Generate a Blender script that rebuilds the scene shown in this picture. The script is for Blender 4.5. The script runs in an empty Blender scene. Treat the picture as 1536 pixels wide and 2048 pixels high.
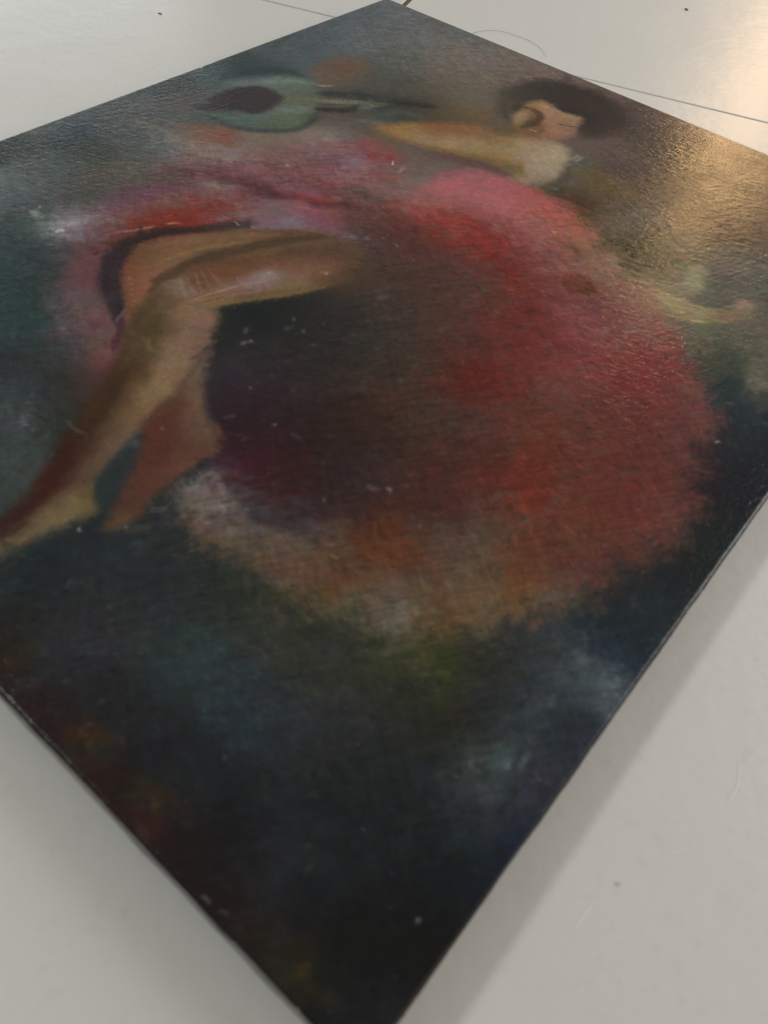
import bpy, math, random
import numpy as np
from mathutils import Matrix, Vector

scene = bpy.context.scene
COL = scene.collection
rng = np.random.default_rng(11)

# ------------------------------------------------------------------ camera
cam_data = bpy.data.cameras.new("camera")
cam = bpy.data.objects.new("camera", cam_data)
COL.objects.link(cam)
R = ((0.761202, -0.543680, 0.353530),
     (0.643965, 0.569217, -0.511177),
     (0.076681, 0.616770, 0.783400))
CAM = Vector((0.247036, -0.320663, 0.285975))
m = Matrix(R).to_4x4()
m.translation = CAM
cam.matrix_world = m
cam_data.sensor_fit = 'VERTICAL'
cam_data.sensor_height = 24.0
cam_data.lens = 24.0 * 1575.864 / 2048.0
cam_data.clip_start = 0.005
cam_data.clip_end = 60.0
cam_data.dof.use_dof = True
cam_data.dof.focus_distance = 0.62
cam_data.dof.aperture_fstop = 7.0
scene.camera = cam

# ------------------------------------------------------------------ light
scene.view_settings.view_transform = 'Standard'
scene.view_settings.look = 'None'
scene.view_settings.exposure = 0.0
scene.view_settings.gamma = 1.0
world = bpy.data.worlds.new("World")
scene.world = world
world.use_nodes = True
bg = world.node_tree.nodes["Background"]
bg.inputs[0].default_value = (0.98, 0.95, 0.86, 1)      # dim room, even walls and ceiling
bg.inputs[1].default_value = 0.22


def area(name, loc, target, size, size_y, power, color):
    l = bpy.data.lights.new(name, 'AREA')
    l.shape = 'RECTANGLE'
    l.size, l.size_y = size, size_y
    l.energy = power
    l.color = color
    o = bpy.data.objects.new(name, l)
    COL.objects.link(o)
    o.location = loc
    o.rotation_euler = (Vector(target) - Vector(loc)).to_track_quat('-Z', 'Y').to_euler()
    return o


# neutral ceiling lamp to the left of the photographer: throws the shadow on the right of the canvas
area("ceiling_lamp", (-1.25, -0.95, 1.70), (0, 0, 0), 0.26, 0.26, 10.4, (0.95, 1.0, 0.99))
# second ceiling lamp over the far right side: faint shadow on the near left side
area("far_ceiling_lamp", (0.90, 1.15, 0.90), (-0.3, 0.6, 0), 0.8, 0.8, 11.8, (1.0, 0.98, 0.95))
# low pale fill added beyond the left side to brighten the far left tiles
area("low_cool_fill", (-1.35, 0.42, 0.18), (-0.38, 0.28, 0.0), 1.0, 0.28, 2.5, (0.88, 0.97, 1.0))
# warm fill added on the right to lift the shadow beside the canvas
area("warm_side_fill", (1.9, 0.0, 0.7), (0, 0.0, 0.0), 2.0, 1.2, 5.0, (1.0, 0.80, 0.55))
# warm lamp beyond the far right side
area("warm_lamp", (-0.47, 2.55, 0.90), (0.05, 0.3, 0), 0.13, 0.24, 4.8, (1.0, 0.62, 0.30))


# ------------------------------------------------------------------ helpers
def new_mesh_obj(name, verts, faces, mat, parent=None, smooth=False):
    me = bpy.data.meshes.new(name)
    me.from_pydata([tuple(v) for v in verts], [], faces)
    me.update()
    if smooth:
        me.polygons.foreach_set("use_smooth", [True] * len(me.polygons))
    if mat:
        me.materials.append(mat)
    o = bpy.data.objects.new(name, me)
    COL.objects.link(o)
    if parent:
        o.parent = parent
    return o


def tag(o, label, category=None, kind=None, group=None):
    if label: o["label"] = label
    if category: o["category"] = category
    if kind: o["kind"] = kind
    if group: o["group"] = group


class NT:
    def __init__(self, name):
        self.mat = bpy.data.materials.new(name)
        self.mat.use_nodes = True
        self.t = self.mat.node_tree
        self.b = self.t.nodes["Principled BSDF"]

    def n(self, kind, **kw):
        nd = self.t.nodes.new(kind)
        for k, v in kw.items():
            if k in nd.inputs:
                nd.inputs[k].default_value = v
            else:
                setattr(nd, k, v)
        return nd

    def l(self, a, b):
        self.t.links.new(a, b)

    def mul(self, a, b, op='MULTIPLY'):
        nd = self.n('ShaderNodeMath', operation=op)
        for i, s in enumerate((a, b)):
            if isinstance(s, (int, float)):
                nd.inputs[i].default_value = s
            else:
                self.l(s, nd.inputs[i])
        return nd.outputs[0]


# ------------------------------------------------------------------ floor
J0 = Vector((-0.283386, 0.270067, 0.000000))              # a point of the joint
jd = (Vector((0.085220, 0.393969, 0.000000)) - Vector((-0.351889, 0.244283, 0.000000))).normalized()
jn = Vector((-jd.y, jd.x, 0))
TS = 0.80
JB = Vector((-0.264315, 0.350258, 0.000000))
b0 = (JB - J0).dot(jd)


def tile_material():
    k = NT("glazed_white_tile")
    tc = k.n('ShaderNodeTexCoord')
    pos = tc.outputs['Object']
    n1 = k.n('ShaderNodeTexNoise', Scale=2.6, Detail=4.0); k.l(pos, n1.inputs['Vector'])
    ramp = k.n('ShaderNodeValToRGB')
    ramp.color_ramp.elements[0].position = 0.3; ramp.color_ramp.elements[0].color = (0.785, 0.777, 0.750, 1)
    ramp.color_ramp.elements[1].position = 0.75; ramp.color_ramp.elements[1].color = (0.83, 0.82, 0.80, 1)
    k.l(n1.outputs[0], ramp.inputs[0])
    # grime: faint specks
    n2 = k.n('ShaderNodeTexNoise', Scale=160.0, Detail=3.0); k.l(pos, n2.inputs['Vector'])
    r2 = k.n('ShaderNodeValToRGB')
    r2.color_ramp.elements[0].position = 0.28; r2.color_ramp.elements[0].color = (0.90, 0.89, 0.87, 1)
    r2.color_ramp.elements[1].position = 0.42; r2.color_ramp.elements[1].color = (1, 1, 1, 1)
    k.l(n2.outputs[0], r2.inputs[0])
    mx = k.n('ShaderNodeMix', data_type='RGBA', blend_type='MULTIPLY')
    mx.inputs[0].default_value = 0.5
    k.l(ramp.outputs[0], mx.inputs[6]); k.l(r2.outputs[0], mx.inputs[7])
    k.l(mx.outputs[2], k.b.inputs['Base Color'])
    k.b.inputs['Roughness'].default_value = 0.36
    k.b.inputs['IOR'].default_value = 1.43
    # orange-peel glaze
    n3 = k.n('ShaderNodeTexNoise', Scale=120.0, Detail=2.0); k.l(pos, n3.inputs['Vector'])
    n4 = k.n('ShaderNodeTexNoise', Scale=22.0, Detail=1.0); k.l(pos, n4.inputs['Vector'])
    h = k.mul(k.mul(n3.outputs[0], 0.35), k.mul(n4.outputs[0], 1.0), 'ADD')
    bp = k.n('ShaderNodeBump', Strength=0.32, Distance=0.0020)
    k.l(h, bp.inputs['Height']); k.l(bp.outputs[0], k.b.inputs['Normal'])
    return k.mat


def plain(name, col, rough=0.6):
    k = NT(name)
    tc = k.n('ShaderNodeTexCoord')
    n1 = k.n('ShaderNodeTexNoise', Scale=120.0, Detail=4.0); k.l(tc.outputs['Object'], n1.inputs['Vector'])
    r = k.n('ShaderNodeValToRGB')
    r.color_ramp.elements[0].position = 0.3; r.color_ramp.elements[0].color = tuple(c * 0.65 for c in col) + (1,)
    r.color_ramp.elements[1].position = 0.7; r.color_ramp.elements[1].color = tuple(min(1, c * 1.25) for c in col) + (1,)
    k.l(n1.outputs[0], r.inputs[0]); k.l(r.outputs[0], k.b.inputs['Base Color'])
    k.b.inputs['Roughness'].default_value = rough
    return k.mat


MT = tile_material()
MG = plain("brown_grout", (0.16, 0.115, 0.07), 0.85)

gz = -0.0012
floor = new_mesh_obj("floor", [(-4, -4, gz), (4, -4, gz), (4, 4, gz), (-4, 4, gz)], [(0, 1, 2, 3)], MG)
tag(floor, "white tiled floor with thin brown joints under the painting", kind="structure")


def tile_mesh(w, h):
    # bevelled slab, top at z = 0
    e, c, d = 0.0009, 0.0004, 0.006
    vs, fs = [], []
    for (o, z) in ((0.0, -d), (0.0, -e), (e * 0.35, -c * 0.5), (e, 0.0)):
        vs += [(o, o, z), (w - o, o, z), (w - o, h - o, z), (o, h - o, z)]
    for r in range(3):
        for q in range(4):
            a, b = r * 4 + q, r * 4 + (q + 1) % 4
            fs.append((a, b, b + 4, a + 4))
    fs.append((12, 13, 14, 15))
    me = bpy.data.meshes.new("tile")
    me.from_pydata(vs, [], fs)
    me.materials.append(MT)
    return me


GA, GB = 0.0022, 0.0050                                  # joint widths
me_tile = tile_mesh(TS - GB, TS - GA)
ang = math.atan2(jd.y, jd.x)
for row in range(-3, 3):
    off = b0 if row >= 0 else b0 - 0.40                  # staggered rows
    for cx in range(-3, 3):
        o = bpy.data.objects.new("tile", me_tile)
        COL.objects.link(o)
        p = J0 + jd * (off + cx * TS + GB / 2) + jn * (row * TS + GA / 2)
        o.location = (p.x, p.y, float(rng.uniform(-0.00015, 0.00015)))
        o.rotation_euler = (0, 0, ang)
        o.parent = floor

# ------------------------------------------------------------------ painting
W2, H2, TK = 0.25, 0.302476, 0.018
ER = 0.0016                                              # rounded fold of the canvas

# Everything below is in millimetres on the canvas (x to the right edge, y to the top edge).
# Colours, with some light falloff absorbed into them, are coded as sqrt(albedo) * 1000.
BG = [[-230.1,283.3,374,391,420],[-223.5,223.6,384,407,436],[-229.1,169.9,314,355,382],[-181.1,277.8,391,398,404],[-134.9,272.6,443,415,394],[-78.1,269.7,475,402,361],[-107.5,276.7,458,419,394],[-128.3,236.5,431,397,353],[-154.1,204.9,324,341,328],[-155.2,176.0,326,321,296],[-249.1,167.5,240,291,319],[-239.1,203.9,267,306,336],[-254.3,251.6,285,340,363],[-117.0,208.9,399,364,309],[-81.3,212.7,407,363,320],[-124.3,186.9,314,309,273],[-139.4,175.2,258,263,235],[-59.4,292.6,432,355,336],[-28.4,295.7,446,350,323],[-233.5,93.8,193,255,272],[-242.7,44.3,148,198,227],[-242.3,50.9,77,77,77],[-241.7,-13.2,247,265,277],[-240.2,-54.1,311,324,329],[-238.1,-81.6,239,279,274],[-209.6,-104.3,419,464,467],[-203.8,-80.0,277,307,313],[-198.7,-46.1,170,194,155],[-212.3,-11.3,260,269,268],[-216.1,39.9,291,262,255],[-225.2,71.5,282,329,330],[-192.8,33.1,301,328,328],[-191.9,23.2,224,288,278],[-237.8,-90.7,77,77,77],[-229.9,-44.2,77,142,213],[-220.7,-56.7,77,151,136],[-178.5,-111.7,280,301,316],[-153.8,-138.4,172,252,258],[-118.6,-162.2,143,231,236],[-85.3,-175.9,128,208,205],[-64.8,-198.4,140,165,176],[-33.0,-219.8,266,291,312],[-31.8,-204.8,188,204,215],[-11.2,-237.1,273,308,315],[-90.3,-157.5,232,255,267],[-59.4,-182.5,204,224,236],[-38.3,-192.0,169,182,171],[-130.8,-135.1,188,220,224],[-15.2,-224.3,230,253,258],[-17.4,-204.4,152,165,153],[1.5,-240.7,231,272,259],[-87.1,-189.0,179,259,265],[-109.8,-152.9,145,210,207],[-50.2,-213.6,217,246,266],[-10.1,-214.9,154,167,131],[39.5,-262.0,120,159,177],[58.0,-254.5,152,169,186],[68.2,-238.3,151,181,199],[74.0,-222.8,149,172,182],[58.9,-275.4,127,148,166],[76.5,-268.1,161,170,191],[96.8,-249.3,150,173,191],[115.6,-243.6,169,243,255],[123.6,-253.0,184,241,254],[144.1,-247.6,189,212,230],[149.6,-252.8,146,214,252],[132.1,-231.2,195,208,209],[86.9,-286.5,155,164,190],[107.7,-280.6,133,139,156],[127.9,-274.9,126,132,149],[135.5,-291.7,94,101,120],[154.0,-275.2,119,129,147],[178.0,-286.1,89,91,111],[184.9,-258.9,128,145,162],[191.7,-241.5,131,145,145],[169.2,-237.6,192,196,220],[132.8,-216.0,215,228,180],[152.9,-212.2,184,198,158],[173.9,-192.8,234,248,181],[187.8,-188.7,233,256,126],[199.1,-178.3,189,194,143],[200.3,-201.8,160,164,143],[214.5,-183.6,172,196,214],[202.5,-166.5,197,203,194],[217.1,-153.1,196,224,247],[230.1,-155.6,251,287,315],[239.4,-152.7,349,387,432],[236.2,-135.5,113,164,205],[241.1,-115.7,118,159,187],[227.6,-112.3,132,154,174],[234.2,-89.3,117,141,163],[240.7,-69.0,77,115,113],[239.6,-51.5,77,128,123],[240.6,-26.8,77,84,126],[227.0,3.5,102,144,179],[218.8,34.0,140,195,228],[199.3,46.0,187,228,201],[198.8,79.5,314,333,284],[228.4,-170.9,228,258,285],[231.0,-181.7,204,241,264],[240.7,-173.0,144,172,208],[227.5,-202.3,190,227,233],[226.4,-212.8,298,347,357],[236.9,-203.4,220,247,276],[244.0,-201.6,175,179,224],[218.6,-219.8,149,166,177],[234.0,-226.2,193,207,222],[243.1,-224.5,181,192,230],[230.0,-240.3,93,127,138],[215.2,-242.9,105,131,141],[208.0,-259.7,116,133,151],[235.6,-255.3,81,94,113],[228.3,-271.0,77,77,78],[231.4,-285.9,77,77,82],[243.6,-288.7,109,112,130],[230.1,-295.4,94,98,109],[211.2,-294.8,106,110,95],[221.4,-294.6,185,158,77],[199.6,-295.9,142,145,133],[213.3,-284.0,79,83,110],[245.2,-301.4,94,98,112],[248.4,-259.0,77,77,77],[247.0,-241.4,77,101,149],[247.4,-224.9,78,115,169],[197.2,-285.0,137,148,165],[188.9,-272.4,125,135,159],[103.6,-243.0,174,197,201],[109.7,-228.3,161,185,164],[95.1,-259.6,188,197,208],[75.8,-291.2,251,170,77],[78.3,-297.0,127,77,77],[93.1,-299.0,143,93,88],[102.7,-297.7,146,97,107],[110.7,-295.3,191,86,97],[116.7,-294.7,226,166,103],[134.5,-297.1,185,121,77],[138.7,-304.3,161,77,77],[155.6,-297.8,175,77,77],[174.2,-299.4,121,77,77],[190.0,-295.1,146,77,77],[204.8,-296.8,168,77,77],[149.4,-294.7,231,194,103],[112.6,-300.7,159,101,111],[149.6,-301.0,141,77,77],[186.4,-302.0,102,78,89],[63.7,-291.3,126,99,78],[20.5,-305.2,154,163,174],[-63.6,-280.0,222,251,257],[-172.9,-271.5,267,303,303],[-134.7,-203.6,172,240,245],[-226.7,-164.8,355,400,409],[-9.4,-266.4,228,263,255],[-223.8,-272.6,247,270,268],[-25.7,-300.0,157,159,158],[32.7,273.6,250,193,198],[49.4,205.5,302,227,224],[64.0,253.4,77,77,77],[60.8,151.6,301,239,158],[85.6,161.1,292,258,252],[108.1,203.7,77,77,77],[118.3,262.8,77,77,77],[137.9,218.3,77,77,77],[141.4,171.3,77,77,94],[123.7,136.5,86,188,193],[166.9,152.1,294,329,335],[175.4,118.6,343,338,319],[174.7,66.9,310,333,276],[107.6,127.1,165,157,77],[25.1,178.1,400,363,328],[39.4,174.5,319,319,287],[27.5,222.5,391,317,300],[87.5,137.6,338,302,266],[158.0,128.3,111,207,235],[166.7,109.6,263,308,286],[153.2,168.0,77,169,229],[197.8,102.7,387,377,336],[188.1,51.4,305,328,254],[158.3,74.8,324,335,299],[196.3,65.3,199,237,189],[216.1,62.9,334,348,290],[194.1,253.2,77,77,77],[240.4,121.7,221,223,198],[252.0,51.8,84,135,168],[237.4,274.4,77,77,77],[255.6,8.8,77,77,106],[63.3,128.2,297,219,131],[78.4,127.8,343,308,226],[61.4,170.4,350,270,158],[-147.8,-109.6,537,488,542],[-143.2,-119.7,693,684,740],[-138.7,-92.0,456,363,402],[-141.8,-71.4,406,252,336],[-136.3,-57.1,373,204,313],[-135.1,-38.6,429,281,306],[-168.3,-58.1,353,314,267],[-169.0,-76.3,266,264,232],[-163.5,-34.6,320,297,275],[-171.8,-15.5,316,346,362],[-192.3,-19.2,323,337,360],[-177.0,19.1,475,323,265],[-160.8,22.2,482,303,247],[-168.3,-1.7,553,461,407],[-152.8,6.2,565,487,464],[-151.7,-11.9,517,394,389],[-141.7,9.1,526,469,489],[-132.0,-8.4,484,241,267],[-144.0,-30.9,443,288,267],[-126.1,7.6,544,365,382],[-140.9,39.9,485,433,384],[-141.8,59.8,475,435,386],[-128.0,65.2,530,460,439],[-122.8,79.7,519,479,449],[-118.0,35.9,525,369,349],[-109.5,55.6,528,412,422],[-104.3,-4.4,458,234,260],[-100.3,18.1,507,284,299],[-85.4,21.1,525,319,357],[-83.0,46.7,529,230,245],[-82.8,66.1,581,447,540],[-91.7,65.9,589,415,466],[-82.6,86.2,571,294,311],[-69.2,91.4,518,282,299],[-54.8,69.0,541,318,309],[-59.7,49.8,564,341,338],[-72.3,49.4,590,431,467],[-52.2,81.4,455,346,323],[-64.4,107.0,397,353,319],[-43.2,91.4,420,377,354],[-43.3,45.6,423,349,336],[-52.1,31.6,501,288,278],[-35.8,71.8,494,407,395],[-42.7,101.6,449,376,354],[-48.7,114.7,384,320,285],[-77.8,112.4,416,341,253],[-110.3,107.3,365,330,294],[-124.7,113.0,352,306,269],[-133.6,91.2,343,306,280],[-110.6,129.5,266,314,289],[-113.4,149.8,176,194,186],[-96.4,164.0,235,219,188],[-77.0,169.0,367,301,208],[-114.7,91.3,474,430,409],[-209.2,3.0,276,285,285],[-187.4,1.9,404,395,364],[-97.9,-23.1,552,269,250],[-107.9,-42.4,527,226,190],[-113.6,-64.6,502,153,79],[-119.2,-78.6,470,131,77],[-95.9,-37.3,551,234,225],[-83.8,-24.1,487,361,378],[-71.8,-19.0,500,406,466],[-110.4,-19.8,496,429,406],[-120.8,-22.7,469,370,354],[-120.3,-39.4,475,278,258],[-124.1,-51.9,443,297,266],[-110.3,-127.1,417,251,263],[-97.4,-139.9,405,233,246],[-88.6,-149.5,407,339,375],[-63.3,-159.0,414,291,305],[-47.4,-164.9,468,327,306],[-36.7,-170.1,451,276,269],[-29.2,-172.9,364,211,223],[-57.2,-169.5,297,274,298],[-37.5,-181.2,298,224,215],[-75.1,-165.4,283,299,320],[-119.6,-130.1,255,256,269],[-127.9,-110.6,494,404,454],[-110.6,-113.5,371,159,142],[-118.6,-100.5,377,135,94],[-76.6,-155.2,396,297,311],[-63.1,-153.0,482,325,339],[-23.4,-191.7,249,188,166],[-19.6,-183.1,268,178,166]]
SK = [[-38.9,16.8,416,251,242],[-28.6,-3.6,275,261,302],[-15.0,3.4,283,254,293],[-22.7,26.3,370,177,152],[-7.4,27.0,404,140,110],[-3.7,46.9,491,188,164],[-0.7,58.4,682,211,162],[14.6,58.7,704,223,190],[29.7,59.1,634,185,150],[47.5,55.2,541,151,121],[14.4,74.9,719,422,423],[-7.0,77.0,742,434,415],[-13.6,69.7,707,390,380],[22.0,91.6,702,391,432],[26.4,113.7,729,328,308],[46.3,101.2,694,384,388],[52.0,115.9,720,342,285],[68.0,108.3,697,372,300],[52.1,75.4,627,355,399],[65.9,82.4,507,290,254],[86.1,96.4,589,422,337],[102.4,98.7,611,490,387],[77.3,64.7,519,304,281],[63.9,57.8,559,322,320],[56.3,42.5,463,154,124],[73.0,39.0,432,150,122],[106.3,74.0,491,287,251],[116.9,85.1,563,449,373],[110.8,38.5,547,251,303],[97.3,44.1,534,292,305],[131.2,59.6,438,176,191],[126.1,29.4,509,308,337],[146.2,49.9,395,208,233],[137.0,78.8,472,400,328],[92.1,110.5,547,431,301],[-18.1,91.5,715,378,417],[-5.4,96.5,704,388,437],[-0.0,111.5,693,396,446],[13.9,108.9,697,363,393],[-12.0,116.9,653,343,374],[-20.1,62.5,695,350,334],[-30.9,50.6,526,363,346],[11.4,124.2,675,369,371],[32.7,24.7,330,223,203],[34.6,-1.4,318,204,182],[57.5,15.9,346,247,216],[66.3,18.4,356,246,215],[18.6,-4.4,286,174,163],[32.4,-29.9,244,185,161],[51.5,-22.8,309,208,174],[70.3,-15.7,318,194,160],[58.4,-40.1,267,250,242],[85.9,0.3,439,182,162],[92.7,19.8,393,129,93],[108.0,16.8,484,241,240],[107.2,-1.9,451,171,179],[88.0,-21.5,361,182,161],[75.4,-40.1,311,176,152],[10.1,15.2,316,169,158],[27.6,41.4,489,164,125],[12.8,-24.2,277,219,171],[-1.2,-25.3,343,258,189],[17.4,-70.2,154,170,170],[-3.2,-79.4,77,117,118],[-11.8,-100.3,77,78,81],[-23.3,-100.2,77,124,119],[30.3,-91.5,171,156,168],[28.6,-58.7,172,158,171],[44.7,-76.8,205,192,204],[50.5,-59.7,248,231,198],[16.4,-127.0,183,174,192],[4.1,-128.9,175,178,193],[20.1,-143.5,172,124,168],[38.6,-134.9,187,128,172],[30.3,-113.0,173,132,150],[47.3,-116.4,175,122,160],[55.2,-103.4,242,213,190],[65.7,-92.9,253,235,202],[74.0,-79.5,240,234,213],[65.9,-122.1,189,112,110],[59.4,-142.3,190,99,138],[40.7,-156.2,177,77,135],[54.2,-156.4,143,77,77],[80.6,-117.0,177,99,80],[57.7,-165.9,258,108,206],[63.1,-164.9,302,94,183],[70.5,-166.0,259,80,77],[74.8,-144.9,168,87,77],[87.6,-145.2,169,118,122],[97.4,-135.8,169,155,160],[85.1,-168.1,227,106,103],[89.2,-166.1,271,99,96],[80.9,-176.0,182,132,185],[99.6,-158.0,171,92,89],[94.9,-177.9,182,156,200],[104.1,-169.1,239,159,210],[111.0,-151.0,194,133,118],[113.0,-133.1,225,205,255],[97.9,-122.5,223,189,183],[107.9,-112.7,277,128,83],[84.2,-99.3,329,131,77],[100.6,-92.6,328,252,226],[105.4,-83.0,261,267,225],[96.4,-67.4,325,144,118],[68.0,-64.3,249,192,137],[81.9,-61.1,336,192,163],[102.8,-50.6,409,119,91],[110.1,-43.3,418,100,77],[122.2,-51.7,439,130,105],[112.5,-19.4,466,182,177],[104.9,-27.0,403,205,192],[124.7,-96.3,295,161,137],[127.2,-75.7,324,204,206],[135.8,-62.6,342,262,273],[144.1,-99.0,294,136,110],[159.2,-88.5,432,87,77],[153.8,-63.4,449,142,77],[139.0,-49.9,315,195,176],[134.6,-29.3,465,258,243],[132.1,-16.0,450,288,252],[-10.7,-122.1,137,111,152],[-14.8,-115.0,162,178,150],[127.2,6.8,498,220,239],[143.0,11.5,472,167,182],[158.7,5.3,456,122,148],[162.5,31.2,485,86,151],[172.2,24.2,481,87,143],[154.4,46.2,485,184,236],[172.4,41.1,425,216,230],[187.4,28.7,451,259,239],[173.5,-15.8,431,171,159],[155.3,-33.8,396,245,218],[169.7,-34.0,383,219,192],[182.9,-65.6,382,206,176],[190.8,-31.8,405,194,177],[195.4,-4.0,408,195,194],[196.4,22.0,434,289,267],[205.2,15.5,472,349,303],[209.3,-4.5,388,263,248],[213.3,-23.4,382,244,240],[222.9,-27.1,348,267,225],[203.6,-45.7,397,186,153],[190.1,-50.2,344,164,131],[201.0,-64.7,425,180,159],[207.5,-62.5,500,172,176],[218.8,-59.7,455,211,190],[228.2,-58.5,410,340,312],[217.8,-72.1,413,214,193],[201.3,-87.8,407,221,201],[197.4,-87.7,473,228,104],[179.1,-85.7,408,246,234],[185.0,-103.3,411,238,224],[210.4,-90.4,352,173,137],[198.9,-104.9,389,203,181],[217.6,-94.4,396,242,199],[226.4,-78.9,380,270,228],[210.4,-111.6,378,236,192],[193.7,-116.8,359,183,148],[190.2,-130.6,405,248,145],[187.2,-129.9,449,215,77],[175.1,-127.3,340,287,235],[167.5,-96.8,477,199,83],[173.3,-89.2,552,161,77],[164.2,-111.7,360,285,256],[205.9,-135.8,437,351,289],[195.5,-142.2,438,315,194],[206.6,-125.3,391,284,242],[218.7,-117.3,324,275,197],[212.4,-37.2,373,188,162],[162.6,-59.4,381,200,170],[134.9,-128.1,277,130,102],[146.6,-132.3,256,155,161],[132.6,-149.4,323,163,98],[125.0,-160.3,303,153,83],[117.0,-164.2,282,226,216],[112.7,-172.0,347,287,290],[142.6,-161.5,509,193,77],[136.4,-163.8,444,177,77],[150.4,-157.7,421,292,239],[130.5,-172.9,390,304,262],[124.7,-181.8,380,304,279],[115.5,-187.1,412,304,279],[113.1,-196.2,413,272,246],[131.4,-189.0,446,266,141],[130.7,-191.3,512,250,116],[138.7,-182.1,423,277,142],[146.4,-184.7,401,282,229],[122.8,-200.3,414,348,275],[132.2,-204.3,425,360,298],[142.3,-198.0,425,327,264],[155.2,-176.5,369,304,263],[151.8,-149.4,355,312,261],[162.6,-146.2,365,322,271],[167.1,-162.2,324,270,227],[164.1,-180.9,433,429,392],[158.2,-183.2,413,397,359],[174.4,-168.2,443,253,187],[180.1,-167.6,487,264,126],[186.1,-160.5,442,367,306],[190.8,-149.8,418,365,293],[151.1,-196.0,359,354,281],[163.3,-192.2,424,397,325],[179.8,-178.5,379,309,188],[191.3,-170.9,356,319,210],[142.8,-209.8,285,278,202],[63.3,-189.0,478,434,430],[56.0,-188.1,456,406,423],[61.4,-198.6,434,395,390],[72.6,-191.7,523,479,459],[78.1,-199.5,580,496,460],[76.7,-183.9,401,357,362],[89.6,-190.3,369,353,335],[99.3,-188.3,380,385,368],[92.6,-201.7,370,315,228],[76.5,-206.4,457,297,243],[83.3,-207.0,381,281,204],[72.1,-210.6,272,198,149],[105.4,-200.0,338,293,217],[109.5,-209.5,306,278,189],[123.4,-209.3,285,278,201]]
SKIRT = [[-44.7,18.7],[-37.4,43.5],[-27.9,67.1],[-30.2,96.5],[-16.6,123.2],[3.6,129.6],[30.4,131.6],[51.8,128.5],[78.3,115.5],[108.0,101.0],[139.0,87.5],[158.8,69.0],[177.4,52.0],[193.2,34.6],[206.9,21.2],[213.4,-0.6],[222.9,-22.8],[227.1,-43.7],[230.1,-61.3],[227.4,-80.9],[221.5,-101.2],[215.6,-120.2],[210.6,-139.3],[195.9,-157.0],[190.5,-173.2],[170.5,-188.6],[152.6,-197.6],[134.1,-206.3],[119.5,-208.2],[104.9,-210.5],[90.4,-210.7],[77.0,-209.5],[58.2,-205.4],[51.6,-195.6],[52.1,-184.7],[50.8,-174.7],[38.9,-166.9],[18.5,-154.8],[-8.5,-130.8],[-29.1,-106.2],[-21.4,-76.4],[-4.7,-42.5],[-16.3,-12.9]]
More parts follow.
